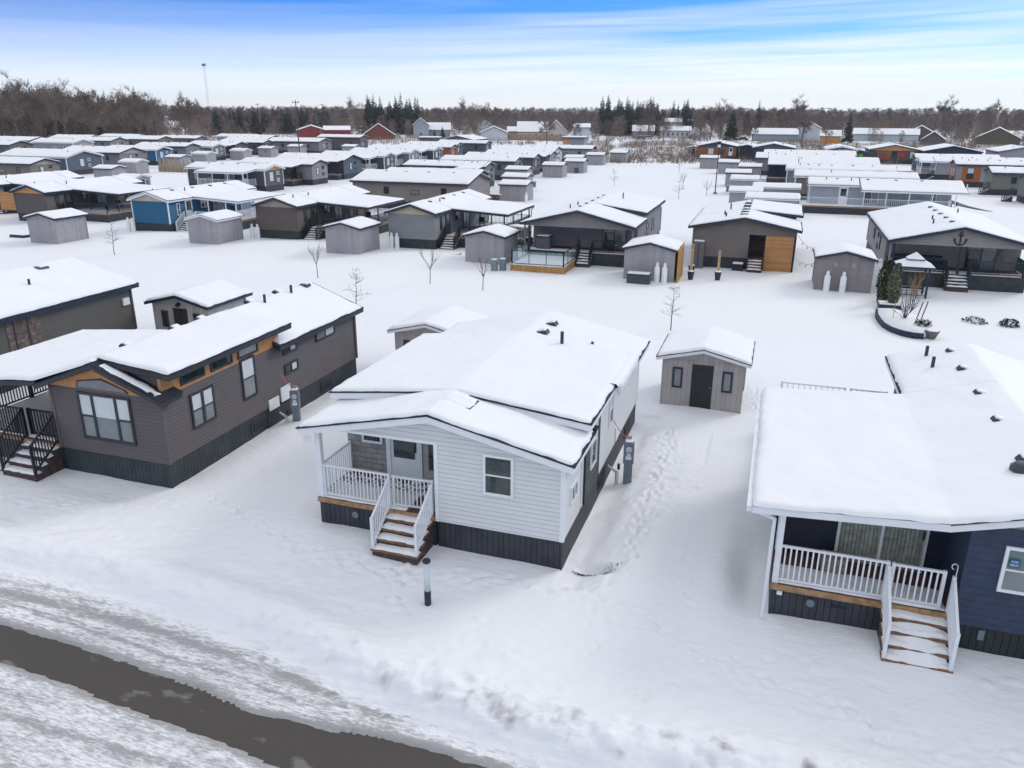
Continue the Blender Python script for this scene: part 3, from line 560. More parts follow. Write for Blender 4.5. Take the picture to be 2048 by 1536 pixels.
# ------------------------------------------------------------------ THE WHITE HOUSE
WX, WY = -7.98, 17.53
def white_house():
    W, L, hs, hw, p = 7.25, 11.2, .86, 3.05, .22
    r = thing('mobile_home', 'white sided house with a corner porch in the middle of the picture, dark skirting', 'house', WX, WY)
    zr = hw+p*W/2; pr = [(-W/2-9, hw), (-W/2, hw), (0, zr), (W/2, hw), (W/2+9, hw)]; Z = lambda x: zprof(pr, x)
    y1 = 1.82; xo = .05       # porch depth, right edge of the opening
    mb = MB()
    mb.prism([(xo, hs), (W/2, hs), (W/2, Z(W/2)), (xo, Z(xo))], 0, y1)                      # front right room
    mb.prism([(-W/2+.8, 3.21), (xo, 3.21), (xo, Z(xo)), (0, zr), (-W/2+.8, Z(-W/2+.8)-.001)], 0, .12)  # gable over the porch
    mb.prism([(-W/2, hs), (W/2, hs), (W/2, hw), (0, zr), (-W/2, hw)], y1+.1, 8.2)
    mb.prism([(-W/2, hs), (W/2, hs), (W/2, hw), (0, zr), (-W/2, hw)], 8.201, L)
    up = [(-W/2+.01, hw-.1), (W/2-.01, hw-.1), (W/2-.01, hw+.4), (0, zr+.02), (-W/2+.01, hw+.4)]
    mb.prism(up, y1+.12, 8.1); mb.build('wall', WHITE, r)
    MB().prism([(-W/2, hs), (xo-.001, hs), (xo-.001, 3.3), (-W/2+1.2, 3.3), (-W/2, hw)], y1, y1+.099).build('porch_wall', SHAKE, r)
    MB().prism([(-W/2+.1, hw+.02), (W/2-.1, hw+.02), (W/2-.1, hw+.39), (0, zr+.01), (-W/2+.1, hw+.39)], y1+.06, y1+.119).build('upper_gable', SHAKE, r)
    ct = MB()
    for x_, y_ in ((W/2, 0), (W/2, L), (-W/2, y1+.1), (-W/2, L)):
        sx_ = 1 if x_ > 0 else -1; ct.box(x_-.1 if x_ > 0 else x_-.018, x_+.018 if x_ > 0 else x_+.1, y_-.018 if y_ < 5 else y_-.1, y_+.1 if y_ < 5 else y_+.018, hs+.002, hw-.03)
    ct.box(xo-.02, xo+.09, -.02, .1, hs+.002, 3.21); ct.box(-W/2+.5, xo-.021, -.02, .135, 3.13, 3.208); build_each(ct, 'corner_trim', TW, r)
    sk = MB(); sk.box(xo+.03, W/2-.03, .03, y1+.2, -.6, hs-.001); sk.box(-W/2+.03, W/2-.03, y1+.2, L-.03, -.6, hs-.001); sk.build('skirting', SKIRT, r)
    # porch
    dz = 1.0
    D = MB().box(-W/2, xo-.03, -.02, y1, dz-.04, dz).build('deck', DECK, r); MB().box(-W/2+.03, xo-.03, .02, y1, -.6, dz-.14).build('skirting', SKIRT, r)
    MB().box(-W/2-.01, xo-.03, -.035, -.021, dz-.14, dz-.002).build('deck_edge', EDGE, D)
    sn = MB(); snow_on(sn, [(-W/2+.03, 0), (xo-.9, 0)], 0, 1.05, dz, .25, .035, .02, 4); sn.build('deck_snow', SNOWC, D, smooth=True)
    q = MB()
    for i in range(26):                                        # thin snow left on the boards
        x_ = -W/2+.12+i*.14
        if x_ > xo-.1: break
        yy = 1.0
        while yy < y1-.25: e = yy+random.uniform(.12, .3); q.box(x_-.05, x_+.05, yy, e, dz+.001, dz+.012); yy = e+random.uniform(.03, .2)
    q.build('board_snow', SNOWC, D)
    MB().box(-W/2+.02, -W/2+.18, .01, .17, dz, 3.07).build('post', TW, r)
    gx0, gx1 = -1.4, -.02
    railing(r, [(-W/2+.2, .1), (gx0, .1)], dz, WHITEP, .98, .115); railing(r, [(-W/2+.09, .2), (-W/2+.09, y1-.05)], dz, WHITEP, .98, .115)
    railing(r, [(gx0+.12, .16), (gx1-.12, .2)], dz-.02, WHITEP, .95, .12, name='gate'); 
    stairs(r, gx0-.02, gx1-.02, 0.0, dz, n=4, run=.27, rise=.17, rail=WHITEP, tread=mat('wood_tread', (.2, .11, .06), .6, .25, 7))
    window(r, 'F', W, -1, -2.78, 2.05, .68, .62, 'fx', TW, GLASS, off=-y1+.004)
    # the storm door and the side light
    mb = MB().box(-2.16, -1.28, y1-.05, y1-.001, dz, 3.0).build('door', TW, r); MB().box(-2.06, -1.38, y1-.075, y1-.051, dz+.72, 2.8).build('pane', GLASS, mb)
    fr = MB(); fr.box(-2.3, -2.16, y1-.09, y1-.001, dz, 2.99); fr.box(-1.28, -1.14, y1-.09, y1-.001, dz, 2.99); fr.box(-2.06, -1.38, y1-.085, y1-.076, 2.28, 2.34); fr.build('door_frame', TW, mb); MB().box(-1.36, -1.33, y1-.1, y1-.05, dz+.95, dz+1.25).build('handle', BLACKP, mb)
    s2 = MB().box(-1.12, -.48, y1-.05, y1-.001, dz, 2.99).build('side_light', mat('taupe_panel', (.42, .4, .39), .5, .03), r); MB().box(-.94, -.66, y1-.07, y1-.051, dz+.45, 2.85).build('pane', GLASS, s2)
    window(r, 'F', W, L, 1.85, 1.92, .84, 1.16, 'dh', TW, GLASS, mat('dim_glass', (.03, .05, .05), .1, .2, 3, spec=.8))
    # right hand side
    sb2 = MB(); sb(sb2, 'R', W, L, 2.2, 3.95, hs+.06, 3.4, .001, .045); sb2.build('stone_panel', STONE, r)
    e = MB()
    for a_ in (2.16, 3.95): sb(e, 'R', W, L, a_, a_+.04, hs+.02, 3.42, .001, .06)
    build_each(e, 'corner_trim', BLACKP, r)
    window(r, 'R', W, L, 1.0, 1.62, .74, .52, 'sl', TW, GLASS, BLIND_REFL2); window(r, 'R', W, L, 3.1, 1.7, .72, 1.6, 'dh', TW, BLIND_REFL, GLASS, off=.046)
    window(r, 'R', W, L, 5.8, 1.95, .6, 1.1, 'dh', TW, BLIND_REFL, GLASS)
    for u0, u1 in ((4.4, 5.4), (8.8, 9.9)):
        v = MB(); sb(v, 'R', W, L, u0, u1, .22, .62, -.028, .0); v = v.build('skirt_vent', TD, r); v2 = MB()
        for i in range(5): sb(v2, 'R', W, L, u0+.08, u1-.08, .27+i*.065, .3+i*.065, .001, .02)
        v2.build('slat', BLACKP, v)
    h = MB(); sb(h, 'R', W, L, 6.75, 7.1, .95, 1.45, .001, .05); h.build('meter_hatch', TW, r)
    h = MB().lathe([(.1, 0), (.1, .05), (.05, .06)], 12).build('water_box', METAL, r); h.location = (-2.45, .015, .62); h.rotation_euler = (pi/2, 0, 0)
    h = MB().box(-.16, .16, -.02, .0, -.05, .02).build('skirt_handle', BLACKP, r); h.location = (-1.9, .02, .55)
    # roofs: low front, raised middle, low rear
    oh = .3; ze = hw-p*oh; base = [(-W/2-oh, ze), (0, zr), (W/2+oh, ze)]
    fa = MB(); sh = MB(); sn = MB()
    flat = [(-W/2-oh, ze+.44), (0, zr+.03), (W/2+oh, ze+.44)]
    for (a_, b_, bs_, k) in ((-.3, y1+.25, base, 1), (y1-.32, 8.0, flat, 2), (7.9, L+.3, base, 3)):
        roof_slab(fa, bs_, a_, b_, 0, .19); roof_slab(sh, bs_, a_, b_, .191, .225, .03)
        snow_on(sn, bs_, a_, b_, .225, .14, .1, .02, 20+k)
    f = fa.build('roof', TW, r); sh.build('shingles', SHING, f)
    # snow cornice curling over the right eave of the raised roof
    cv_ = []; n_ = 40
    for i in range(n_+1):
        y_ = 4.6+3.5*i/n_; t_ = min(1, i/6)*min(1, (n_-i)/3+.3); dr = (.12+.3*abs(vn(i*.35, 4.))+.25*t_)*t_; xe = W/2+oh
        prof = [(-.5, .0), (-.1, .14), (.06, .13), (.14+.05*t_, .02), (.13*t_+.02, -dr*.6), (.05, -dr), (.0, -dr*.7), (-.06, -.02)]
        cv_ += [(xe+px_, y_, ze+.44+.2+pz_+(.1 if px_ == -.5 else 0)) for px_, pz_ in prof]
    m_ = 8; sn.add(cv_, [(i*m_+j, i*m_+j+1, (i+1)*m_+j+1, (i+1)*m_+j) for i in range(n_) for j in range(m_-1)])
    sn.build('roof_snow', SNOW, f, smooth=True)
    e = MB().prism([(W/2-.45, hw-.02), (W/2+.33, ze+.21), (W/2+.33, ze+.26), (W/2-.5, hw+.3)], y1+.3, y1+.62).build('eave_return', SHING, f)
    zt = lambda x, d=0: zprof(base, x)+.225+d
    sl = MB().box(-.4, .4, -.35, .35, -.05, .075).build('skylight', TD, r); sl.location = (.42, 1.0, zt(.42)+.02); sl.rotation_euler = (0, math.atan(p), 0)
    sc = MB(); snow_on(sc, [(-.44, 0), (.36, 0)], -.3, .38, .075, .1, .035, .0, 5); sc.build('snow_cap', SNOWC, sl, smooth=True)
    pipe(r, 1.55, 7.4, zt(1.55, .2), .5, .06); MB().tube((2.3, 8.8, zt(2.3)), (2.3, 8.8, zt(2.3)+.2), .05).build('vent_pipe', TD, r)
    for x_, y_ in ((.55, 8.5), (.55, 9.7)): lowvent(r, x_, y_, zt(x_)+.02, .42, p)
    ic = MB()
    for i in range(7): x_ = -W/2-.15+i*.04+random.random()*.02; ic.tube((x_, -.28, ze+.02), (x_, -.28, ze-.1-.25*random.random()), .012, .002, 5)
    ic.build('icicle', mat('ice', (.6, .68, .75), .1, .05, spec=.8), f)
white_house()

# ------------------------------------------------------------------ the brown house at the left
def brown_house():
    W, L, hs, hw, p = 4.35, 12.1, .84, 3.05, .38
    x0 = -19.57; y0 = 18.16
    r = thing('mobile_home', 'dark brown house with orange clerestory band and black porch rails, left foreground', 'house', x0, y0)
    zr = hw+p*W/2
    MB().prism([(-W/2, hs), (W/2, hs), (W/2, hw), (0, zr), (-W/2, hw)], 0, L).build('wall', BROWN, r)
    MB().box(-W/2+.03, W/2-.03, .03, L-.03, -.6, hs-.001).build('skirting', SKIRTG, r)
    MB().prism([(-W/2+.02, hw+.02), (W/2-.02, hw+.02), (0, zr-.03)], -.03, -.001).build('gable', WOODO, r)
    ct = MB()
    for a_ in (-1, 1):
        for yy in (0, L): ct.box(a_*W/2-.06, a_*W/2+.06, yy-.02 if yy == 0 else yy-.09, .09 if yy == 0 else yy+.02, hs+.001, hw-.02)
    build_each(ct, 'corner_trim', BROWN, r)
    # clerestory wall and its roof
    c0, c1 = .1, 6.35; MB().box(W/2-.12, W/2-.002, c0+.05, c1, hw-.02, hw+.62).build('clerestory_wall', WOODO, r)
    MB().prism([(0, zr-.1), (W/2-.13, hw), (W/2-.13, hw+.61), (0, zr+.05)], c0+.15, c0+.25).build('clerestory_end', BROWN, r)
    for u in (1.55, 3.0, 4.45): window(r, 'R', W-.004, L, u, hw+.12, 1.15, .42, 'fx', TD, BLIND_REFL2 if u > 4 else GLASS, off=.001)
    oh = .32; ze = hw-p*oh; fa = MB(); sh = MB(); sn = MB()
    left = [(-W/2-5.3, hw-p*.3-.62), (-W/2-.25, hw-p*.25), (0, zr)]; lefts = [(-W/2-oh, ze), (0, zr)]
    lp = [(-W/2-4.85, 2.62), (-W/2-.3, hw-.02), (0, zr)]
    full = [(-W/2-oh, ze), (0, zr), (W/2+oh, ze)]
    roof_slab(fa, full, -.32, c0+.55, 0, TH); roof_slab(sh, full, -.32, c0+.55, TH+.001, TH+.03, .03)
    roof_slab(fa, lp[:2], -.25, 6.1, 0, TH-.01); roof_slab(sh, lp[:2], -.25, 6.1, TH-.009, TH+.02, .02)
    roof_slab(fa, [lp[1], lp[2]], c0+.551, 6.1, 0, TH); roof_slab(sh, [lp[1], lp[2]], c0+.551, 6.1, TH+.001, TH+.03, 0)
    snow_on(sn, lp, -.3, 6.1, TH+.03, .2, .1, .03, 31)
    roof_slab(fa, lefts, 6.101, L+.3, 0, TH); roof_slab(sh, lefts, 6.101, L+.3, TH+.001, TH+.03, 0)
    cl = [(-.02, zr+.05), (W/2+.42, hw+.6)]; roof_slab(fa, cl, -.05+c0, c1+.3, 0, TH); roof_slab(sh, cl, -.05+c0, c1+.3, TH+.001, TH+.03, .02); snow_on(sn, [(-.25, zr+.0), (0, zr+.05), (W/2+.42, hw+.6)], c0-.05, c1+.3, TH+.03, .2, .11, .03, 32)
    rr = [(0, zr), (W/2+oh, ze)]; roof_slab(fa, rr, c1-.4, L+.3, 0, TH); roof_slab(sh, rr, c1-.4, L+.3, TH+.001, TH+.03, .02)
    snow_on(sn, full, 6.0, L+.22, TH+.03, .2, .1, .04, 33)
    q = [(W*.05, zr-p*W*.05), (W/2+.1, hw-p*.1)]; snow_on(sn, q, -.18, .05, TH+.03, .12, .04, .03, 34)
    f = fa.build('roof', TD, r); sh.build('shingles', SHING, f); sn.build('roof_snow', SNOW, f, smooth=True)
    # windows
    window(r, 'F', W, L, -.02, 1.35, 2.1, 1.6, 'triple', TD, BLIND_REFL, BLIND_REFL2, fw=.08)
    tr = MB(); P = [(-1.0, 3.1), (1.05, 3.1), (.98, 3.2), (.05, 3.5), (-.95, 3.33)]; tr.prism(P, -.06, -.031); t_ = tr.build('gable_window', TD, r); Q = [(x_*.93, 3.13+(z_-3.1)*.8) for x_, z_ in P]; MB().prism(Q, -.07, -.061).build('pane', BLIND_REFL2, t_)  # grey pane colour stands in for reflections in the gable glass
    window(r, 'R', W, L, 1.85, 1.55, 1.15, 1.2, 'twin', TD, BLIND_REFL, BLIND_REFL2); window(r, 'R', W, L, 4.35, 1.62, .8, 1.5, 'dh', TD, BLIND_REFL, BLIND_REFL2)
    window(r, 'R', W, L, 7.0, 2.55, .9, .42, 'sl', TD, GLASS, BLIND_REFL); window(r, 'R', W, L, 7.0, 1.75, .9, .42, 'sl', TD, GLASS, BLIND_REFL); window(r, 'R', W, L, 9.6, 2.45, 1.5, .5, 'sl', TD, BLIND_REFL2, BLIND_REFL)
    for u0, u1 in ((4.2, 5.15), (9.0, 9.95)):
        v = MB(); sb(v, 'R', W, L, u0, u1, .2, .64, -.028, .01); v = v.build('skirt_vent', TD, r); v2 = MB()
        for i in range(5): sb(v2, 'R', W, L, u0+.09, u1-.09, .26+i*.065, .29+i*.065, .011, .03)
        v2.build('slat', BLACKP, v)
    for u0, z0, z1 in ((5.35, .7, 1.12), (6.15, .78, 1.35)):
        h = MB(); sb(h, 'R', W, L, u0, u0+.62, z0, z1, .001, .05); h.build('meter_hatch', TW, r)
    h = MB(); sb(h, 'R', W, L, 5.2, 6.95, -.1, .69, -.028, .012); h.build('skirt_hatch', TD, r)
    zt = lambda x: zprof(full, x)+TH+.03
    for y_ in (1.9, 4.2, 5.6, 8.6, 10.6): lowvent(r, -.62, y_, zt(-.62)+.05, .42, -p)
    pipe(r, .25, 8.4, zt(.25), .42); pipe(r, .25, 10.3, zt(.25), .42); lowvent(r, .1, 11.6, zt(.1)+.02, .4)
    # porch to the left
    dz = .98; xa, xb = -W/2-4.7, -W/2-.002
    D = MB().box(xa, xb, 0, 5.9, dz-.05, dz).build('deck', DECK, r); MB().box(xa+.03, xb-.03, .03, 5.88, -.6, dz-.15).build('skirting', SKIRTG, r); MB().box(xa-.01, xb, -.015, .02, dz-.15, dz-.051).build('deck_edge', EDGE, D)
    sn = MB(); snow_on(sn, [(xa+.03, 0), (xb-.03, 0)], .03, 5.85, dz, .4, .05, .02, 8); sn.build('deck_snow', SNOWC, D, smooth=True)
    g0, g1 = -W/2-1.55, -W/2-.12
    railing(r, [(xa+.06, .08), (g0, .08)], dz, BLACKP, 1.0, .125, bw=.032); railing(r, [(g0+.12, .2), (g1, .2)], dz, BLACKP, .96, .125, bw=.032, name='gate')
    railing(r, [(xa+.06, .1), (xa+.06, 5.8)], dz, BLACKP, 1.0, .125, bw=.032); railing(r, [(xa+.06, 5.82), (xb-.1, 5.82)], dz, BLACKP, 1.0, .125, bw=.032)
    for x_, y_ in ((xa+.1, .1), (xa+.1, 5.8), (-W/2-2.6, 5.8), (xa+.1, 3.0)): MB().box(x_-.06, x_+.06, y_-.06, y_+.06, dz, 2.72+(x_-xa)*.09).build('post', BLACKP, r)
    stairs(r, g0, g1+.05, 0, dz, n=4, run=.27, rise=.18, rail=BLACKP, railh=1.0)
brown_house()

# ------------------------------------------------------------------ the navy house at the right
def navy_house():
    hs, hw = .72, 3.0; x0, y0 = 6.7, 17.2
    r = thing('mobile_home', 'dark navy house with white porch rails and a blue notice in its window, right foreground', 'house', x0, y0)
    xl, xr, L = -2.0, 2.0, 12.4; p = .3; zr = 3.75; W = 4.0
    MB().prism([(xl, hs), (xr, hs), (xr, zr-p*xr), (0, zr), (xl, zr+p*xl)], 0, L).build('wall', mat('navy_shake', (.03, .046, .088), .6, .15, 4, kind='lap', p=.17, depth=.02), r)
    MB().box(xl+.03, xr-.03, .03, L-.03, -.6, hs-.001).build('skirting', mat('black_green_skirting', (.018, .026, .028), .6, .2, 2, kind='board', p=.155, depth=.02), r)
    MB().prism([(xl+.25, zr+p*xl+.1), (xr-.1, zr-p*xr+.08), (0, zr-.02)], -.03, -.001).build('gable', mat('grey_board', (.2, .2, .185), .6, .05, 3, kind='grain', p=.2, depth=.01), r)
    # porch recess wall further back
    yb = 1.75; xa = -5.88
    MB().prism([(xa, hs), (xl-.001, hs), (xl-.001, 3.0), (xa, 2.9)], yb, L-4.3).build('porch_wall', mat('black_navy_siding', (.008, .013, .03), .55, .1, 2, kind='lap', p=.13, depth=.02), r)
    MB().box(xa+.03, xl+.02, yb+.02, L-4.35, -.6, hs-.001).build('skirting', SKIRT, r)
    f = MB(); a_, b_ = -4.42, -2.4
    for u in (a_, (a_+b_)/2-.03, b_-.06): f.box(u, u+.06, yb-.06, yb-.001, .85, 2.9)
    f.box(a_, b_, yb-.06, yb-.001, 2.9, 2.98); f.box(a_, b_, yb-.06, yb-.001, .8, .86); f = f.build('sliding_door', TW, r); MB().box(a_+.05, b_-.05, yb-.03, yb-.002, .86, 2.9).build('pane', CURT, f); MB().box(b_-.12, b_-.09, yb-.1, yb-.05, 1.8, 2.0).build('handle', BLACKP, f)
    dz = .88; D = MB().box(xa, xl, .1, yb, dz-.05, dz).build('deck', DECK, r); MB().box(xa+.03, xl, .14, yb, -.6, dz-.15).build('skirting', SKIRT, r); MB().box(xa-.01, xl, .07, .099, dz-.15, dz-.002).build('deck_edge', EDGE, D)
    sn = MB(); snow_on(sn, [(xa+.03, 0), (xl-.1, 0)], .14, 1.05, dz, .3, .05, .02, 9); sn.build('deck_snow', SNOWC, D, smooth=True)
    g0, g1 = xl-1.42, xl-.1
    railing(r, [(xa+.12, .2), (g0-.02, .2)], dz, WHITEP, .98, .125, bw=.036); railing(r, [(g0+.1, .22), (g1-.18, .22)], dz, WHITEP, .95, .13, bw=.036, name='gate'); railing(r, [(xa+.1, .25), (xa+.1, yb)], dz, WHITEP, .98, .125)
    MB().box(xa+.02, xa+.15, .12, .25, dz, 2.78).build('post', TW, r)
    stairs(r, g0-.05, g1+.05, .1, dz, n=4, run=.28, rise=.18, rail=WHITEP, tread=mat('wood_tread', (.2, .11, .06)))
    # heaped snow on the lower steps
    hp = MB(); a = np.linspace(g0+.05, g1-.05, 14); bb = np.linspace(.1-.3, .1-1.3, 12); A_, B_ = np.meshgrid(a, bb, indexing='ij'); e = np.minimum((A_-g0)/.5, 1)*np.minimum((g1-A_+.1)/.5, 1); zz = dz-.2-(.1-B_)*.6+.2*np.sqrt(np.clip(e, 0, 1))-.03+.03*vn(A_*4, B_*4)
    hp.add(list(zip(A_.ravel(), B_.ravel(), zz.ravel())), [(i*12+j, i*12+j+1, (i+1)*12+j+1, (i+1)*12+j) for i in range(13) for j in range(11)]); hp.build('step_snow', SNOWC, r, smooth=True)
    window(r, 'F', W, L, -.95, 1.72, .72, 1.1, 'dh', TW, mat('tint_glass', (.14, .2, .19), .1, .1), BLIND_REFL2)
    sg = MB().box(-1.2, -1.0, -.052, -.044, 2.36, 2.55).build('rent_sign', SIGNB, r)
    for i, (tx, zz_) in enumerate((('FOR', 2.465), ('RENT', 2.385))):
        cu = bpy.data.curves.new('lettering', 'FONT'); cu.body = tx; cu.size = .07; cu.align_x = 'CENTER'; cu.extrude = .002; to = bpy.data.objects.new('tmp', cu); scene.collection.objects.link(to); bpy.context.view_layer.update(); ml = bpy.data.meshes.new_from_object(to.evaluated_get(bpy.context.evaluated_depsgraph_get())); bpy.data.objects.remove(to); ml.materials.clear(); ml.materials.append(TW); o = bpy.data.objects.new('lettering', ml); scene.collection.objects.link(o); o.parent = sg; o.location = (-1.1, -.056, zz_); o.rotation_euler = (pi/2, 0, 0)
    MB().box(-1.45, -1.33, -.02, .029, .42, .66).build('outlet_box', METAL, r); h = MB().lathe([(.1, 0), (.1, .05), (.05, .06)], 12).build('water_box', METAL, r); h.location = (-4.95, .12, .52); h.rotation_euler = (pi/2, 0, 0)
    MB().box(-5.72, -5.6, .08, .138, .6, .7).build('outlet_box', TW, r); h = MB().box(-.16, .16, 0, .02, 0, .05).build('skirt_handle', BLACKP, r); h.location = (-4.35, .12, .5)
    # roofs
    fa = MB(); sh = MB(); sn = MB(); pa = [(-6.5, 2.82), (-2.45, 3.06), (0, zr), (2.45, 3.05)]; pb = [(-2.45, 3.05), (0, zr), (2.45, 3.05)]
    roof_slab(fa, pa, -.25, 8.1, 0, .17); roof_slab(sh, pa, -.25, 8.1, .171, .2, -.03); roof_slab(sh, pa[1:], -.25, -.1, .1715, .2005, .03); snow_on(sn, pa, -.27, 8.1, .19, .16, .12, -.01, 41)
    roof_slab(fa, pb, 8.101, 12.5, 0, .17); roof_slab(sh, pb, 8.101, 12.5, .171, .2, .02); snow_on(sn, pb, 8.0, 12.5, .2, .16, .1, .02, 42)
    f = fa.build('roof', TW, r); sh.build('shingles', SHING, f); sn.build('roof_snow', SNOW, f, smooth=True)
    gt = MB(); gt.box(-6.62, -6.51, -.26, 8.1, 2.86, 3.0); gt.tube((-6.56, -.15, 2.88), (-5.98, .06, 2.6), .045, n=8); gt.tube((-5.98, .06, 2.62), (-5.98, .02, .35), .045, n=8); gt.tube((-5.98, .02, .4), (-6.0, -.1, .02), .045, n=8); gt.build('gutter', TW, f)
    zt = lambda x: zprof(pb, x)+.2
    for x_, y_ in ((-.6, 2.4), (-.6, 5.0), (-.6, 7.2), (-.6, 9.6), (-.6, 11.6)): lowvent(r, x_, y_, zt(x_)+.0, .34, -p)
    sl = MB().lathe([(.28, 0), (.28, .08), (.17, .18), (.05, .2)], 10).build('skylight', mat('smoked_dome', (.04, .05, .055), .15, .1), r); sl.location = (-.75, 1.9, zt(-.75)+.06)
    pipe(r, -1.35, 10.2, zt(-1.35)+.05, .4, .055); pipe(r, -1.35, 11.5, zt(-1.35)+.05, .4, .055)
    # back deck rail, its snow capped top
    railing(r, [(-5.8, 12.6), (-3.6, 12.6)], dz, WHITEP, .98, .2); railing(r, [(-3.4, 12.6), (-2.2, 12.6)], dz, WHITEP, .98, .2); D = MB().box(-5.9, -2.05, 8.2, 12.7, dz-.06, dz).build('deck', DECK, r)
    MB().box(-5.87, -2.05, 8.25, 12.67, -.6, dz-.061).build('skirting', SKIRT, r)
    sn = MB(); snow_on(sn, [(-5.85, 0), (-2.1, 0)], 8.3, 12.65, dz, .4, .1, .02, 12); sn.build('deck_snow', SNOWC, D, smooth=True)
    # shepherd hook on the stair post
    hk = MB(); px_, py_ = g1+.02, .12; hk.tube((px_, py_, dz+.6), (px_, py_, dz+1.18), .012, n=5)
    pt = [(px_, py_, dz+1.18)]+[(px_-.06+.06*cos(t_), py_, dz+1.18+.07*sin(t_)) for t_ in np.linspace(0, 4.6, 8)]
    for p_, q_ in zip(pt, pt[1:]): hk.tube(p_, q_, .011, n=5)
    hk.build('hook', WHITEP, r)
    MB().box(-4.75, -4.2, .95, 1.35, dz, dz+.42).build('planter', mat('basket', (.28, .22, .17), .8, .3, 20), r)
navy_house()

# ------------------------------------------------------------------ sheds close by
shed('grey shed with white trimmed gable and dark door, right of the white house', -2.12, 30.95, 0, W=3.14, L=3.0, trim=TW, res=.15, oh=.28, T=.13)
shed('grey shed with white trimmed gable, half hidden behind the white house roof', -14.15, 30.95, 0, W=3.14, L=2.9, trim=TW, res=.15, oh=.28, T=.13)
shed('grey shed with dark trimmed gable, behind the brown house clerestory roof', -28.35, 31.9, 0, W=3.3, L=3.1, wall=SHEDW, trim=TN, res=.15, oh=.3, T=.13)
# the long brown house at the far left, weathered brick panels between siding
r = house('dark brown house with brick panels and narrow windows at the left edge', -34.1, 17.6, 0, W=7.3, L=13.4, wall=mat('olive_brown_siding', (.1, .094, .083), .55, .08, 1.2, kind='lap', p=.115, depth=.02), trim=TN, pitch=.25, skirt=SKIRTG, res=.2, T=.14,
      wins=[dict(s='R', u=7.0, z=1.55, w=.75, h=1.5, f=TD, p=BLIND_REFL, p2=GLASS), dict(s='R', u=4.6, z=1.5, w=.8, h=1.6, f=TD, p=BLIND_REFL2, p2=GLASS)], vents=[('b', .4, 11.3), ('b', .4, 8.5), ('p', 1.9, 9.3)])
for u0, u1 in ((4.0, 5.6), (6.3, 8.0)):
    v = MB(); v2 = MB(); sb(v, 'R', 7.3, 13.4, u0, u1, .9, 3.0, .001, .03); v.build('brick_panel', BRICK, r)
h = MB(); sb(h, 'R', 7.3, 13.4, 12.75, 13.15, 2.2, 2.55, .001, .1); h.build('extractor_cover', TW, r)
# pedestals by the white and the brown house
def pedestal(label, x, y, rz, face=1):
    r = thing('power_pedestal', label, 'utility box', x, y, 0, rz, 'electric pedestals beside the houses')
    MB().box(-.07, .07, .09, .17, -.4, 1.5).build('post', mat('grey_timber', (.35, .3, .25), .8, .15, 6), r)
    MB().box(-.14, .14, -.1, .085, -.3, .62).build('lower_box', METAL, r, bevel=.01); b = MB().box(-.17, .17, -.13, .088, .62, 1.35).build('meter_box', METAL, r, bevel=.015)
    m = MB().lathe([(.1, 0), (.1, .05), (.08, .075), (.02, .08)], 16).build('meter', mat('meter_glass', (.5, .55, .58), .15, .2, 20, spec=.8), b); m.location = (0, -.13, 1.14); m.rotation_euler = (pi/2, 0, 0)
    MB().box(-.09, .09, -.136, -.131, .78, .9).build('notice', TW, b); MB().box(-.06, .06, -.136, -.131, .92, .99).build('notice', TW, b)
    MB().box(-.12, .12, -.1, .16, 1.36, 1.41).build('snow_cap', SNOWC, r, bevel=.015)
    w_ = MB(); pt = [(.03*face*-1, .1, 1.45), (-.28*face, .25, 1.72), (-.5*face, .45, 1.95), (-.62*face, .55, 2.15)]
    pt = [Vector((-.05-.5*t_, .1+.1*t_, 1.45+.55*t_-.12*sin(t_*3))) for t_ in np.linspace(0, 1, 8)]
    for a_, b_ in zip(pt, pt[1:]): w_.tube(a_, b_, .014, n=5)
    w_.build('cable', ORANGEC, r)
    c = MB(); c.tube((-.35, -.12, -.3), (-.35, -.12, .32), .06, n=10); c.tube((-.35, -.12, .3), (-.7, .1, .42), .045, n=8); c.build('conduit', PATHW, r); c = MB().tube((-.3, -.16, .42), (-.3, -.16, .62), .045, n=8).build('conduit', BLACKP, r)
pedestal('blue grey power pedestal with round meter by the white house right wall', -3.72, 23.5, rad(8))
pedestal('blue grey power pedestal with round meter by the brown house long wall', -16.75, 24.3, rad(20))
# bollard light in front of the white house
r = thing('bollard_light', 'white tube bollard light with dark cap standing in front of the white house', 'bollard', -7.13, 15.1, 0)
MB().lathe([(.085, -.4), (.085, .36)], 18).build('base', mat('dark_sleeve', (.02, .03, .06), .4, .2, 5), r, smooth=False)
MB().lathe([(.078, .361), (.078, 1.16)], 20).build('tube', mat('frosted_tube', (.62, .68, .68), .35, .04), r, smooth=True); MB().lathe([(.1, 1.161), (.1, 1.21), (.085, 1.225)], 20).build('cap', mat('dark_cap', (.015, .02, .04), .5, .1), r)

# ------------------------------------------------------------------ second row of houses
def win_set(trim, pane=GLASS): return [dict(s='R', u=1.4, z=1.55, w=.42, h=1.15, f=trim), dict(k='door', s='R', u=2.9, c=trim), dict(s='R', u=5.3, z=1.9, w=1.1, h=1.0, k='twin', f=trim, p=BLIND_REFL, p2=GLASS), dict(s='R', u=7.4, z=1.0, w=1.5, h=1.95, k='sl', f=trim, p=GLASS, p2=BLIND_REFL2)]
def lane_house(label, x, y, wall, trim, gable, rail, pane=None, glass=False, d=5.2, y1=11.2, post=None, L=14):
    W = 4.3; a = W/2+.15; r = house(label, x, y, 0, W=W, L=L, wall=wall, trim=trim, gable=gable, pitch=.3, hw=3.0, res=.3, skirt=SKIRTG,
        secs=None, porch=[dict(s=1, y0=1.9, y1=y1, d=d, rail=rail, gap=('F', a, a+1.4), glass=glass, n=5, z=.95, roof=False, sp=.14)], wins=win_set(trim))
    return r
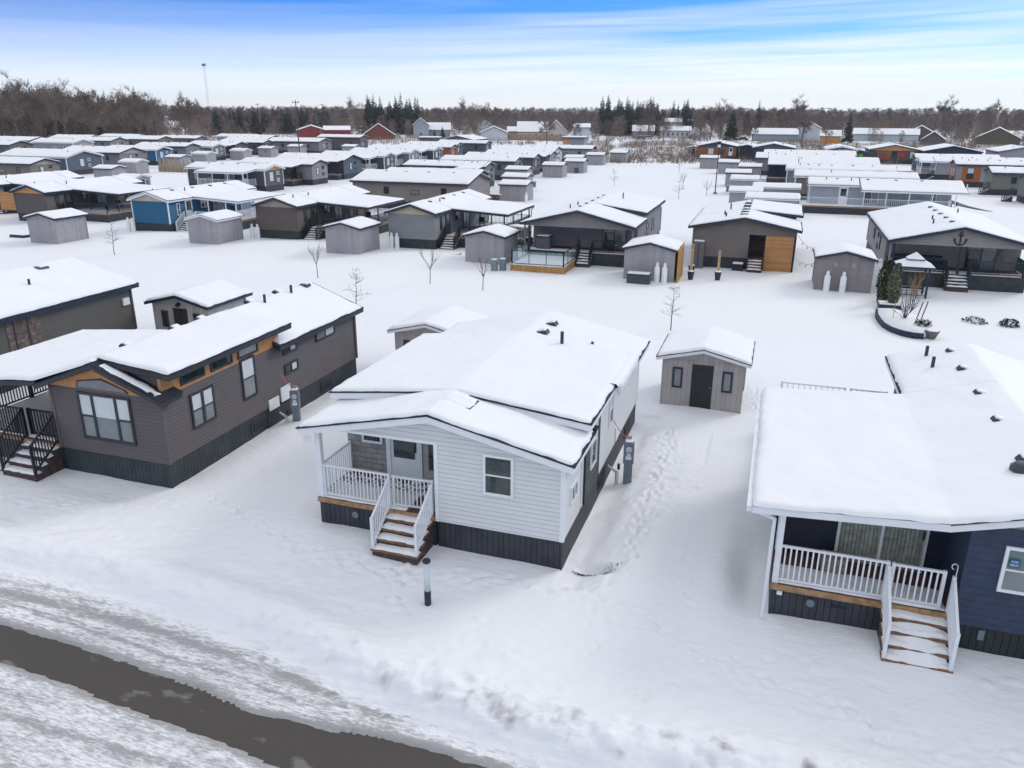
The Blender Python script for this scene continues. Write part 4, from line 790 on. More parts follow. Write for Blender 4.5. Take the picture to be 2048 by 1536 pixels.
def lane_roof(label, x, y, wall, trim, gable, rail, d=5.2, glass=False):
    W = 4.3; pitch = .3; hw = 3.0; zr = hw+pitch*W/2; ze = hw-.09; base = [(-W/2-.3, ze), (0, zr), (W/2+.3, ze)]; ext = [(-W/2-.3, ze), (0, zr), (W/2+.2, hw-.06), (W/2+d+.3, hw-.36)]
    a = W/2+.15; L = 13.6
    r = house(label, x, y, 0, W=W, L=L, wall=wall, trim=trim, gable=gable, pitch=pitch, hw=hw, res=.3, skirt=SKIRTG, secs=[(-.3, 3.4, base, 0), (3.4, 11.4, ext, 0), (11.4, L+.3, base, 0)],
        porch=[dict(s=1, y0=1.9, y1=11.2, d=d, rail=rail, gap=('F', a, a+1.4), glass=glass, n=5, z=.95, roof=False, sp=.14)], wins=win_set(trim))
    p = MB()
    for yy in (3.6, 6.1, 8.6, 11.0): p.box(W/2+d-.15, W/2+d-.05, yy-.05, yy+.05, .95, hw-.34)
    for yy in (3.6,):
        for xx in (W/2+d*.75, W/2+d*.35): p.box(xx-.045, xx+.045, yy-.045, yy+.045, .95, hw-.2)
    build_each(p, 'post', rail if trim is not TW else TW, r)
    g = MB(); g.tube((W/2+d+.3, 11.2, hw-.32), (W/2+d+.1, 11.1, hw-.6), .04, n=6); g.tube((W/2+d+.1, 11.1, hw-.58), (W/2+d+.1, 11.1, .1), .04, n=6); g.build('downspout', trim, r)
    return r
lane_roof('dark brown house with orange gable and black railed deck, leftmost of the second row', -75.2, 64.9, CHAR if False else lap('deep_brown_siding', (0.105, 0.087, 0.0825)), TN, WOODO, BLACKP, d=6.0)
lane_roof('bright blue house with cream gable and white trim', -58.0, 63.1, BLUE, TW, CREAM, WHITEP)
lane_roof('brown house with tan gable between the blue house and the pale grey one', -43.75, 63.2, lap('warm_brown_siding', (0.119, 0.0952, 0.084)), TD, PINKT, BLACKP)
lane_roof('grey house with pale yellow gable and black railed deck, left of the glass railed patio', -29.85, 62.7, lap('cool_grey_siding', (0.248, 0.256, 0.271)), TD, lap('yellow_gable', (0.552, 0.46, 0.31)), BLACKP)
lane_roof('dark house with pale gable cut by the left edge of the picture', -87.5, 68.0, MIDG, TT, None, BLACKP)
# wooden privacy screen between the two leftmost houses
r = thing('privacy_screen', 'orange cedar privacy screen on the deck at the left edge', 'fence', -80.3, 65.5, 0)
MB().box(-2.6, 2.6, -.05, .05, 1.0, 2.9).build('board_panel', WOOD, r)
for a in (-2.6, 0, 2.6): MB().box(a-.06, a+.06, -.09, -.051, .9, 3.0).build('post', BLACKP, r)

def gable_porch_house(label, x, y, W, L, wall, trim, yb, dz, post_x, rail, stair=None, doorx=1.5, left_open=False, pitch=.24, hw=3.0, raised=None, railspans=(), wins=(), gcol=None, floor=True, extra_sec=None, skirt=SKIRTG):
    zr = hw+pitch*W/2; ze = hw-pitch*.3; base = [(-W/2-.3, ze), (0, zr), (W/2+.3, ze)]
    secs = [(-.35, L+.3, base, 0)] if not raised else [(-.35, raised[0], base, 0)]+[(raised[0]-.3, L+.3, [(0, zr+.03), (W/2+.3, ze+.5)], 0), (raised[0], L+.3, [(-W/2-.3, ze), (0, zr)], 0)]
    r = house(label, x, y, 0, W=W, L=L, wall=wall, trim=trim, pitch=pitch, hw=hw, res=.3, skirt=skirt, body=[(-W/2, W/2, yb, L)], secs=secs, wins=wins, vents=[('v', -.35, L*f_) for f_ in (.15, .3, .45, .6, .75)]+[('p', -1.4, L*.2), ('p', -1.2, L*.32), ('p', 1.5, L*.7)])
    g = MB().prism([(-W/2+.05, hw-.12), (W/2-.05, hw-.12), (W/2-.05, hw), (0, zr-.02), (-W/2+.05, hw)], 0, .12).build('gable', gcol or wall, r)
    if raised: MB().prism([(.3, hw-.1), (W/2-.01, hw-.1), (W/2-.01, hw+.42), (.3, zr-.05)], raised[0]+.05, L-.02).build('upper_wall', wall, r)
    D = MB().box(-W/2+.02, W/2-.02, 0, yb-.001, dz-.05, dz).build('deck', DECK, r)
    sk = MB(); sk.box(-W/2+.04, W/2-.04, .04, yb-.01, -.6, dz-.06); sk.build('skirting', skirt, r)
    sn = MB(); snow_on(sn, [(-W/2+.05, 0), (W/2-.05, 0)], .02, yb*.45, dz, .4, .04, .02, 5); sn.build('deck_snow', SNOWC, D, smooth=True)
    for px_ in post_x: MB().box(px_-.08, px_+.08, .02, .18, dz, hw-.1).build('post', trim if trim is not TW else TW, r)
    for a, b in railspans: railing(r, [(a, .1), (b, .1)], dz, rail, .95, .13)
    railing(r, [(W/2-.08, .15), (W/2-.08, yb)], dz, rail, .95, .13)
    if stair: stairs(r, stair[0], stair[1], 0, dz, n=4, rail=rail)
    f = MB()
    for u in (doorx-.95, doorx-.03, doorx+.9): f.box(u, u+.06, yb-.06, yb-.001, dz, dz+2.05)
    f.box(doorx-.95, doorx+.96, yb-.06, yb-.001, dz+2.05, dz+2.12); f = f.build('sliding_door', TD, r); MB().box(doorx-.9, doorx, yb-.03, yb-.001, dz+.02, dz+2.05).build('pane', GLASS, f); MB().box(doorx, doorx+.92, yb-.03, yb-.001, dz+.02, dz+2.05).build('pane', BLIND_REFL2, f)
    return r
r = gable_porch_house('taupe grey house with wide porch gable beside the glass railed patio', -14.5, 60.2, 8.6, 15.0, lap('porch_grey_siding', (0.246, 0.23, 0.23)), TD, 2.4, .98, (-3.95, -.05, 3.95), BLACKP, (.15, 1.25), 2.45, raised=(5.2,), railspans=((.0, .15), (1.3, 3.9)),
    wins=[dict(s='R', u=7, z=1.6, w=.9, h=1.0, f=TD), dict(s='R', u=10, z=1.6, w=.9, h=1.0, f=TD)])
r = thing('patio_deck', 'low cedar patio deck with glass railing in front of the taupe house', 'deck', -16.5, 56.0, 0)
D = MB().box(-2.1, 2.1, 0, 4.2, -.4, .5).build('cedar_base', mat('cedar_upright', (.45, .24, .08), .6, .2, 5, kind='grain', p=.14, depth=.015), r)
sn = MB(); snow_on(sn, [(-2.08, 0), (2.08, 0)], .02, 4.18, .5, .3, .12, .02, 6); sn.build('deck_snow', SNOWC, D, smooth=True)
railing(r, [(-2.0, 4.1), (-2.0, .08), (2.0, .08), (2.0, 3.9)], .5, TEALP, 1.05, glass=True)
r = thing('storage_box', 'grey hot tub sized storage box on the taupe house porch', 'storage box', -17.4, 61.0, .98); MB().box(-.55, .55, -.5, .5, 0, .95).build('body', mat('box_grey', (.1, .105, .12), .5, .1, 3, kind='board', p=.3), r, bevel=.03); MB().box(-.6, .6, -.55, .55, .951, 1.02).build('lid', TD, r, bevel=.02); MB().box(-.5, .5, -.45, .45, 1.021, 1.12).build('snow_cap', SNOWC, r, bevel=.04)
# the house with the cedar screen wall
W, L = 7.5, 12.0; hw, p_ = 3.0, .2; zr = hw+p_*W/2; ze = hw-.06; base = [(-W/2-.4, ze), (0, zr), (W/2+.4, ze)]
r = house('taupe house with a cedar slat wall and dark porch opening, centre right', -2.15, 62.6, 0, W=W, L=L, wall=lap('brown_grey_siding', (0.178, 0.155, 0.139)), trim=TN if False else TD, pitch=p_, hw=hw, res=.25, oh=.4,
    body=[(-W/2, .42, 0, L), (.421, W/2, 3.6, L)], secs=[(-.35, 5.2, base, 0), (5.2, L+.3, [(-W/2-.4, ze), (0, zr)], 0), (4.9, L+.3, [(0, zr+.03), (W/2+.5, ze+.5)], 0)],
    vents=[('b', -.15, 1.1), ('b', -.15, 2.9), ('b', -.15, 4.7), ('b', -.15, 6.6), ('b', -.15, 8.8), ('p', -1.5, 1.4), ('p', -1.7, 3.0), ('p', -1.4, 5.2)])
MB().prism([(.43, hw-.35), (W/2, hw-.35), (W/2, hw), (.43, zprof(base, .43)-.01)], 0, .12).build('gable', lap('brown_grey_siding', (0.178, 0.155, 0.139)), r)
MB().prism([(.5, hw-.1), (W/2-.01, hw-.1), (W/2-.01, hw+.44), (.5, zr-.05)], 5.0, L-.02).build('upper_wall', TN, r)
MB().box(1.62, W/2+.02, -.06, .0, -.3, hw-.36).build('cedar_screen', WOOD, r); MB().box(.43, W/2-.05, .02, 3.59, .8, .88).build('deck', DECK, r); MB().box(1.65, W/2-.03, .03, 3.55, -.6, .799).build('skirting', SKIRTG, r)
railing(r, [(.5, .9), (1.6, .9)], .88, BLACKP, .95, .12); stairs(r, .43, 1.6, 0, .88, n=4, tread=mat('wood_tread', (.2, .11, .06)), rail=BLACKP)
MB().box(W/2-.1, W/2+.04, -.08, .06, -.3, hw-.3).build('post', BLACKP, r)
# house with the anchor
r = gable_porch_house('grey house with an anchor on its porch gable and a black railed veranda', 12.1, 60.2, 8.6, 15.5, lap('veranda_grey_siding', (0.3, 0.277, 0.262)), TN, 2.6, 1.0, (-4.1, 0.1, 4.05), TEALP, (-.7, .75), 1.9, railspans=((-4.1, -.75), (.8, 4.1)), raised=None,
    wins=[dict(s='L', u=6, z=1.5, w=.45, h=1.5, f=TD), dict(s='L', u=7.6, z=2.2, w=.6, h=.45, f=TD, k='sl'), dict(s='L', u=7.6, z=1.3, w=.6, h=.45, f=TD, k='sl'), dict(s='L', u=10.4, z=1.7, w=.7, h=.9, f=TD)])
an = MB(); yv = -.04; cxn, czn = -.1, 3.42
an.tube((cxn, yv, czn-.42), (cxn, yv, czn+.3), .045, n=6); an.tube((cxn-.2, yv, czn+.2), (cxn+.2, yv, czn+.2), .035, n=6)
pts = [(cxn+.34*cos(t_), yv, czn-.1+.34*sin(t_)) for t_ in np.linspace(pi*1.06, pi*1.94, 10)]
for a_, b_ in zip(pts, pts[1:]): an.tube(a_, b_, .045, n=6)
pts = [(cxn+.08*cos(t_), yv, czn+.37+.08*sin(t_)) for t_ in np.linspace(0, 2*pi, 9)]
for a_, b_ in zip(pts, pts[1:]): an.tube(a_, b_, .025, n=5)
for s_ in (-1, 1): an.prism([(cxn+s_*.34-.09, czn-.14), (cxn+s_*.34+.09, czn-.14), (cxn+s_*.36, czn+.05)], yv-.03, yv+.03)
an.build('anchor_emblem', BLACKP, r)
r = thing('outdoor_sofa', 'long black sofa against the wall on the anchor house veranda', 'sofa', 9.9, 62.1, 1.0)
MB().box(-1.9, 1.6, -.45, .3, .1, .42).build('seat', BLACKP, r, bevel=.04); MB().box(-1.9, 1.6, .15, .4, .43, .85).build('backrest', BLACKP, r, bevel=.04); MB().box(-2.1, -1.91, -.45, .4, .05, .62).build('armrest', BLACKP, r); MB().box(1.61, 1.8, -.45, .4, .05, .62).build('armrest', BLACKP, r)
r = thing('pair_of_paddles', 'red and green crossed paddles on the anchor house wall', 'paddles', 15.1, 62.72, 1.6)
for s_, m_ in ((1, mat('red_paddle', (.5, .06, .04), .5, .1)), (-1, mat('green_paddle', (.03, .2, .12), .5, .1))): MB().bar((-.35*s_, 0, 0), (.35*s_, -.03*(1+s_), 1.2), .05).build('paddle', m_, r); 
# second row sheds (plain backs towards us)
for i, (x, y, lb) in enumerate([(-62.1, 54.25, 'plain grey shed with dark blue fascia, leftmost in the second row'), (-48.1, 58.3, 'plain grey shed with white trim in front of the bright blue house'), (-33.95, 58.0, 'plain grey shed with dark trim between the brown and the pale gable house'),
                               (-21.3, 57.7, 'plain grey shed left of the glass railed patio'), (-8.2, 56.0, 'plain grey shed with two white gas tanks and a deck box on its front'), (4.75, 56.75, 'plain grey shed with strings of bulbs tied to its roof')]):
    shed(lb, x, y, 0, wall=mat('shed_grey_cool', (.35, .335, .345), .65, .06, 2, kind='board', p=.2, depth=.006) if i < 5 else mat('shed_brown_grey', (.26, .235, .23), .65, .06, 2, kind='board', p=.2, depth=.006), trim=TW if i == 1 else (TN if i == 0 else TD), front=False, W=3.1 if i < 4 else 3.5, L=3.4, res=.3, h=2.15)
# gas tanks
TK = thing('gas_tank', '', 'gas tank', 0, 0, 0)
MB().lathe([(.05, -.3), (.19, -.3), (.2, -.1), (.2, .95), (.17, 1.07), (.09, 1.13), (.09, 1.15)], 14).build('cylinder', TANK, TK, smooth=True); MB().lathe([(.1, 1.151), (.11, 1.3), (.06, 1.34)], 12).build('valve_collar', TANK, TK); MB().lathe([(.03, 1.341), (.085, 1.35), (.06, 1.39)], 10).build('snow_cap', SNOWC, TK)
tl = [((-31.55, 62.15), (-31.02, 62.1), 'tall white gas tank by the pale gable grey house'), ((-46.2, 62.7), (-45.6, 62.7), 'tall white gas tank by the brown tan gable house'), ((-60.35, 62.5), (-59.75, 62.45), 'tall white gas tank by the bright blue house'),
      ((-7.55, 55.65), (-7.02, 55.6), 'white gas tank on the shed beside the deck box'), ((3.75, 56.4), (4.75, 56.35), 'white gas tank on the bulb string shed')]
first = True
for a_, b_, lb in tl:
    for k, (pt, sd_) in enumerate(((a_, 'left one of the pair'), (b_, 'right one of the pair'))):
        c = TK if first else copy_thing(TK, pt[0], pt[1], 0); first = False
        c.location = (pt[0], pt[1], 0); c['label'] = lb+', '+sd_.replace(' one of the pair', ' of two'); c['group'] = 'pairs of tall white gas tanks'
for pt, lb in (((-31.0, 99.7), 'white gas tank by the grey shed near the long taupe house'), ((6.9, 60.1), 'white gas tank behind the shed with bulb strings'), ((7.35, 60.5), 'right hand white gas tank between the bulb string shed and the veranda')):
    c = copy_thing(TK, pt[0], pt[1], 0); c['label'] = lb; c['group'] = 'pairs of tall white gas tanks'
    if pt[0] > 0: c.scale = (1.5, 1.5, 1.25)
r = thing('deck_box', 'dark grey deck box under snow beside the shed tanks', 'storage box', -8.7, 54.85, 0); MB().box(-.8, .8, -.35, .35, -.2, .62).build('body', mat('deckbox_grey', (.06, .065, .08), .5, .1), r, bevel=.02); MB().box(-.82, .82, -.37, .37, .621, .66).build('lid', TD, r); MB().box(-.76, .76, -.32, .32, .661, .76).build('snow_cap', SNOWC, r, bevel=.03)
r = thing('fence_panel', 'golden cedar lattice panel behind the shed with the deck box', 'fence', -6.15, 57.2, 0); MB().box(-.05, .05, -1.4, 1.6, 0, 2.25).build('board_panel', mat('cedar_upright2', (.45, .24, .08), .6, .2, 5, kind='board', p=.18, depth=.02), r)
r = thing('utility_cabinet', 'tall grey cabinet at the left corner of the cedar slat house', 'cabinet', -5.35, 62.1, 0); MB().box(-.4, .4, -.3, .3, -.2, 2.05).build('body', mat('cabinet_grey', (.14, .135, .14), .5, .08), r, bevel=.01); MB().box(-.02, .02, -.32, -.301, .2, 1.9).build('door_gap', BLACKP, r); MB().box(-.38, .38, -.28, .28, 2.051, 2.12).build('snow_cap', SNOWC, r, bevel=.02)
r = thing('storage_box', 'small black box under snow by the cedar slat house steps', 'storage box', -2.35, 62.05, 0); MB().box(-.42, .42, -.28, .28, -.1, .5).build('body', BLACKP, r, bevel=.02); MB().box(-.38, .38, -.25, .25, .501, .6).build('snow_cap', SNOWC, r, bevel=.03)
# posts in pots
for (x, y, h_, lb) in ((-5.36, 57.3, 2.15, 'timber post in a dark pot, nearest the golden lattice panel'), (-5.55, 59.6, 2.2, 'timber post in a dark pot, rear one by the grey cabinet'), (-3.5, 57.75, 2.1, 'timber post in a dark pot standing alone in front of the taupe wall')):
    r = thing('post_planter', lb, 'planter', x, y, 0, .1, 'timber posts standing in pots'); MB().lathe([(.16, -.3), (.17, 0), (.24, .55), (.25, .6)], 4).build('pot', TN, r); MB().box(-.09, .09, -.09, .09, .3, h_).build('post', mat('new_timber', (.45, .3, .15), .7, .15, 5), r); MB().lathe([(.21, .59), (.19, .66), (.08, .71)], 8).build('snow_cap', SNOWC, r)
# string lights between the cedar house and the shed
for (a_, b_, lb) in (((1.75, 62.8, 2.75), (3.1, 60.2, 2.3), 'upper string of bulbs from the cedar slat house to the shed roof'), ((1.7, 62.5, 1.1), (3.1, 57.0, 1.9), 'lower string of bulbs from the cedar slat house to the shed')):
    r = thing('string_light', lb, 'string lights', *a_, 0, 'strings of bulbs by the shed'); A_ = Vector((0, 0, 0)); B_ = Vector(b_)-Vector(a_); w_ = MB(); bl = MB(); pr = A_
    for i in range(1, 13):
        t_ = i/12; q = A_.lerp(B_, t_)+Vector((0, 0, -.35*4*t_*(1-t_))); w_.tube(pr, q, .012, n=4); pr = q
        if i % 3 == 0: bl.lathe([(.02, q.z-.05), (.05, q.z-.12), (.04, q.z-.2), (.01, q.z-.22)], 6, (q.x, q.y))
    w_.build('wire', BLACKP, r); bl.build('bulb', BULB, r)
# gazebo
r = thing('gazebo', 'small black gazebo with a two tier snowy hip roof by the veranda', 'gazebo', 8.95, 56.9, 0)
for a_ in (-.85, .85):
    for b_ in (-.7, .7): MB().box(a_-.06, a_+.06, b_-.06, b_+.06, -.3, 1.95).build('post', TN, r)
f = MB(); f.box(-.95, .95, -.8, -.7, 1.9, 2.02); f.box(-.95, .95, .7, .8, 1.9, 2.02); f.box(-.95, -.85, -.7, .7, 1.9, 2.02); f.box(.85, .95, -.7, .7, 1.9, 2.02); f.build('beam', TN, r)
h = MB(); h.add([(-1.15,-1,2.021),(1.15,-1,2.021),(1.15,1,2.021),(-1.15,1,2.021),(-.45,-.4,2.3),(.45,-.4,2.3),(.45,.4,2.3),(-.45,.4,2.3)], [(0,3,2,1),(4,5,6,7),(0,1,5,4),(1,2,6,5),(2,3,7,6),(3,0,4,7)]); h.add([(-.55,-.5,2.42),(.55,-.5,2.42),(.55,.5,2.42),(-.55,.5,2.42),(0,0,2.78)], [(0,3,2,1),(0,1,4),(1,2,4),(2,3,4),(3,0,4)]); h = h.build('roof', TT, r)
s_ = MB(); s_.add([(-1.1,-.95,2.05),(1.1,-.95,2.05),(1.1,.95,2.05),(-1.1,.95,2.05),(-.47,-.42,2.4),(.47,-.42,2.4),(.47,.42,2.4),(-.47,.42,2.4)], [(4,5,6,7),(0,1,5,4),(1,2,6,5),(2,3,7,6),(3,0,4,7)]); s_.add([(-.52,-.47,2.46),(.52,-.47,2.46),(.52,.47,2.46),(-.52,.47,2.46),(0,0,2.88)], [(0,1,4),(1,2,4),(2,3,4),(3,0,4)]); s_.build('roof_snow', SNOWC, r)
l_ = MB()
for z_ in (.15, .45, .75): l_.box(-.79, .79, -.72, -.69, z_, z_+.04)
for x_ in (-.3, .3): l_.box(x_-.02, x_+.02, -.725, -.685, .1, .8)
l_.build('lattice', TEALP, r); MB().box(-.8, .8, .2, .6, .4, .47).build('bench', TEALP, r)
# utility boxes by the sheds
for (x, y, m_, h_, lb) in ((-19.75, 55.6, mat('sage_enamel', (.2, .26, .22), .5, .1), .85, 'sage green utility box near the glass railed patio'), (-19.15, 55.85, METAL, .9, 'slim grey utility post next to the sage green box'), (-36.6, 122.0, METAL, .9, 'grey utility box standing alone in the snow behind the sheds'), (-7.3, 125.5, METAL, .9, 'grey utility box left of the nearest right hand shed')):
    r = thing('utility_box', lb, 'utility box', x, y, 0); MB().box(-.22, .22, -.2, .2, -.2, h_).build('cabinet', m_, r, bevel=.03); MB().box(-.2, .2, -.18, .18, h_+.001, h_+.06).build('snow_cap', SNOWC, r, bevel=.02)
# small snowy platforms at the foot of steps, and a loose board
for x, y, lb in ((-67.3, 56.6, 'blue edged step platform left of the leftmost second row shed'), (-52.9, 60.9, 'blue edged step platform before the blue house stairs')):
    r = thing('step_platform', lb, 'platform', x, y, 0); MB().box(-.9, .9, -.7, .7, -.2, .22).build('frame', TN, r); MB().box(-.87, .87, -.67, .67, .221, .3).build('snow_cap', SNOWC, r, bevel=.03)
r = thing('loose_board', 'dark board lying in the snow before the pale gable house', 'board', -24.9, 60.5, .08, .5); MB().box(-.5, .5, -.15, .15, 0, .1).build('board', TD, r); MB().box(-.48, .3, -.14, .13, .101, .14).build('snow_cap', SNOWC, r)
# chairs and small things on the decks
PC = thing('patio_chair', '', 'chair', 0, 0, 0); MB().box(-.27, .27, -.25, .25, .38, .46).build('seat', BLACKP, PC); MB().box(-.27, .27, .2, .27, .461, .95).build('backrest', BLACKP, PC); MB().box(-.25, .25, -.23, .18, .461, .54).build('snow_cap', SNOWC, PC, bevel=.02)
for a in (-.24, .24):
    for b in (-.22, .22): MB().box(a-.025, a+.025, b-.025, b+.025, 0, .379).build('leg', BLACKP, PC)
pcs = [(-26.3, 70.6, .4, 'dark patio chair on the pale gable grey house deck'), (-40.0, 70.3, 2.2, 'left dark patio chair on the brown tan gable house deck'), (-38.6, 70.9, -1.9, 'right dark patio chair on the brown tan gable house deck'), (-69.0, 70.5, 1.0, 'dark patio chair on the orange gabled brown house deck'), (-54.0, 70.2, .3, 'dark patio chair on the bright blue house deck'), (-11.9, 61.4, 2.8, 'dark patio chair by the taupe porch sliding door'), (13.3, 61.6, 2.9, 'dark patio chair by the anchor house sliding door'), (-.9, 103.3, 1.6, 'snowy chair by the round table, right side'), (-1.1, 101.9, 2.6, 'snowy chair by the round table, left side')]
for i, (x, y, rz, lb) in enumerate(pcs):
    c = PC if i == 0 else copy_thing(PC, x, y, rz); c.location = (x, y, .96); c.rotation_euler = (0, 0, rz); c['label'] = lb; c['group'] = 'patio chairs on the decks'
# planter beds
r = thing('planter_bed', 'curved dark block planter bed with snow and bare stems, right', 'planter', 7.6, 48.4, 0)
cv = [(-1.1+.35*(1-cos(t_)), 2.6-t_*2.2) for t_ in np.linspace(0, 1, 5)]+[(-.6, -.6), (-.1, -1.4), (.3, -2.0), (.75, -2.4), (1.2, -2.5)]
cv = [(-1.2, 2.4), (-1.3, 1.2), (-1.25, 0), (-1.15, -1.0), (-.85, -1.9), (-.4, -2.5), (.1, -2.8), (.6, -2.85)]
bk = MB()
for a_, b_ in zip(cv, cv[1:]): bk.bar((*a_, .06), (*b_, .06), .2, .44)
bk.build('block_edging', mat('blue_block', (.02, .035, .065), .7, .3, 4), r); tp = MB(); outer = cv+[(1.1, -2.0), (1.2, -.5), (.6, 1.4), (-.3, 2.6)]; n_ = len(outer)
tp.add([(x_*.97, y_*.97, .36) for x_, y_ in outer]+[(0, 0, .46)]+[(x_*1.02, y_*1.02, .1) for x_, y_ in outer], [(i, (i+1) % n_, n_) for i in range(n_)]+[(i, n_+1+i, n_+1+(i+1) % n_, (i+1) % n_) for i in range(n_)]); tp.build('bed_snow', SNOWC, r, smooth=True)
r = thing('stone_urn', 'grey stone trough at the tip of the curved planter bed', 'planter', 8.62, 45.75, 0); MB().lathe([(.15, -.2), (.2, 0), (.36, .4), (.38, .45)], 6).build('bowl', mat('urn_stone', (.14, .135, .12), .85, .15, 8), r); MB().lathe([(.35, .451), (.25, .5), (.05, .53)], 6).build('snow_cap', SNOWC, r)
r = thing('planter_box', 'dark blue planter box below the wrapped evergreens', 'planter', 7.2, 52.2, 0); MB().box(-.62, .62, -.5, .5, -.2, .35).build('box', TN, r); MB().box(-.6, .6, -.48, .48, .351, .43).build('snow_cap', SNOWC, r, bevel=.03)
# garden stakes
r = thing('garden_stake', 'thin pale stake at the left end of the curved planter bed', 'stake', 6.95, 48.2, .3); MB().tube((0, 0, 0), (.0, 0, 1.15), .018, n=5).build('rod', EDGE, r)
for dx, lb in ((.55, 'dark leaning stake beside the bare bush, nearer one'), (.85, 'dark leaning stake beside the bare bush, farther one')):
    r = thing('garden_stake', lb, 'stake', 7.6+dx, 47.7+dx, .3); MB().tube((0, 0, 0), (.22, .05, 1.1), .03, n=5).build('rod', BLACKP, r)

# ------------------------------------------------------------------ back rows: gable ends facing right (rz 90), facing left (rz -90)
P90 = pi/2
def prow(s, d=2.8, y0=1.2, y1=8.5, rail=BLACKP, **k): return [dict(s=s, y0=y0, y1=y1, d=d, rail=rail, sp=.2, **k)]
def w2(trim, side='L', n=3, L=13): return [dict(s=side, u=L*(.2+.25*i), z=1.7, w=.7 if i != 1 else 1.1, h=.9 if i != 1 else .6, k='dh' if i != 1 else 'sl', f=trim, p=BLIND_REFL2 if i == 1 else GLASS) for i in range(n)]
def wf(trim): return [dict(s='F', u=-.7, z=1.5, w=.75, h=1.2, f=trim, p=BLIND_REFL), dict(s='F', u=.95, z=2.3, w=.6, h=.5, k='sl', f=trim), dict(s='F', u=.95, z=1.3, w=.6, h=.5, k='sl', f=trim)]
def col(label, x, y, wall, trim, gable=None, side=-1, porch=None, W=4.6, L=13.5, rz=P90, fr=True, **k):
    tr = TW if trim is TW else TD; sd_ = 'L' if rz > 0 else 'R'
    ws = w2(tr, sd_, 3, L) if porch is None else [dict(s=sd_, u=L*.88, z=1.6, w=.6, h=1.1, f=tr), dict(k='door', s=sd_, u=L*.25, c=TW if trim is TW else TD), dict(s=sd_, u=L*.45, z=1.1, w=1.6, h=1.85, k='sl', f=tr, p=GLASS, p2=BLIND_REFL2)]
    if fr: ws = ws+wf(tr)
    return house(label, x, y, rz, W=W, L=L, wall=wall, trim=trim, gable=gable, wins=ws, porch=porch, group=None, res=.8, T=.12, **k)
# the column right behind the second row
col('long taupe house side on with small windows, behind the pale gable house', -35.0, 93.0, lap('long_taupe_siding', (0.246, 0.21, 0.189)), TD, None, W=7.8, L=15.2, fr=False)
col('dark red gabled roof end just behind the long taupe house', -38.2, 102.8, mat('wine_siding', (.1, .045, .05), .6, .1), TD, fr=False)
col('long roofed grey house between wine gable and olive gable houses', -43.3, 119.9, OLIVE, TD, None, porch=prow(-1, 2.2, .3, 4))
col('green grey house with long low roof, fourth behind the taupe house', -43.3, 134.5, GREEN, TD, BEIGE)
col('brown grey gable end beside the white railed porch', -43.5, 146.4, BROWN, TD, PINKT)
col('grey house with teal posted end porch by the sheds', -43.3, 157.0, LGREY, TT, None, porch=prow(-1, 2.4, .3, 5, TEALP))
col('white house end beyond the teal posted porch', -46.5, 172.5, PWHITE, TT, None, W=6.5)
col('grey house with orange end wall far up the shed lane', -41.3, 184.5, GREY, TT, RUST)
# the next column to the left
col('dark grey house with wood gable and long white railed porch', -70.8, 102.6, CHAR, TW, WOODO, porch=prow(-1, 3.0, 1.5, 9.5, WHITEP, glass=False))
col('grey house with tan gable and dark corner porch behind the wood gabled one', -70.6, 114.9, lap('stone_grey_siding', (0.266, 0.252, 0.245)), TD, PINKT, porch=prow(-1, 3.0, 1.8, 8))
col('slate grey house with broad gable and stair up to its porch', -71.5, 127.2, SLATE, TD, None, W=6.2, porch=prow(-1, 1.6, .3, 5))
col('charcoal house with white trimmed gable and white posts, nearest of three alike', -70.8, 140.2, CHAR, TW, MIDG, porch=prow(-1, 3, 1.5, 8, WHITEP))
col('charcoal house with tan gable and white posts, second of three alike', -72.1, 154.0, MIDG, TW, PINKT, porch=prow(-1, 3, 1.5, 8, WHITEP))
col('pale teal fronted house with white trim, third of three alike', -72.4, 166.8, TEAL, TW, LGREY, porch=prow(-1, 3, 1.5, 8, WHITEP))
col('rust and grey gabled house behind the pale teal fronted one', -73.5, 178.9, RUST, TT, GREY)
col('beige gabled house at the back of the centre column', -76.8, 190.5, SLATE, TD, BEIGE)
col('dark two tone cabin with stepped roof at the back of the centre column', -74.0, 204.0, lap('slate_dark_siding', (0.078, 0.091, 0.104)), TD, MIDG)
# left columns
col('taupe house with low snowy gable, nearest in the left columns', -111.7, 100.3, TAUPE, TN, PINKT, W=5.4)
col('grey house cut by the left edge behind the leftmost second row house', -128.0, 100.8, GREY, TN, None)
col('slate blue house with white trimmed wide gable, left', -121.2, 117.5, SLATE, TW, None, W=8.2, L=16)
col('taupe house with teal side, wide gable over a dark veranda, left', -123.9, 132.3, MIDG, TN, PINKT, W=7.2, L=15)
col('blue house with white trimmed gable, left of the wrapped hedge', -126.1, 143.5, BLUE, TW, mat('burgundy_panel', (.08, .03, .04), .6, .1))
col('grey house with small clerestory windows beside the blue one', -111.5+-14, 152, lap('tall_grey_siding', (0.221, 0.234, 0.247)), TN, None, hw=3.4)
col('green grey house with white trimmed gable by the third back shed', -125.2, 160.5, GREEN, TW, MIDG)
col('dark brown house with open corner porch, left columns', -127.0, 171.5, BROWN, TN, CHAR, porch=prow(-1, 2, .3, 4))
col('charcoal house with small porch beside a shed with a black star', -128.3, 184.5, CHAR, TN, MIDG)
col('long dark house with glazed end porch near the utility pole', -118.2, 196.0, MIDG, TN, None, W=6.5, L=16)
col('tall dark cabin with stepped modern roof near the red barn', -114.0, 210.0, lap('umber_siding', (0.104, 0.0845, 0.0845)), TD, None, hw=3.8)
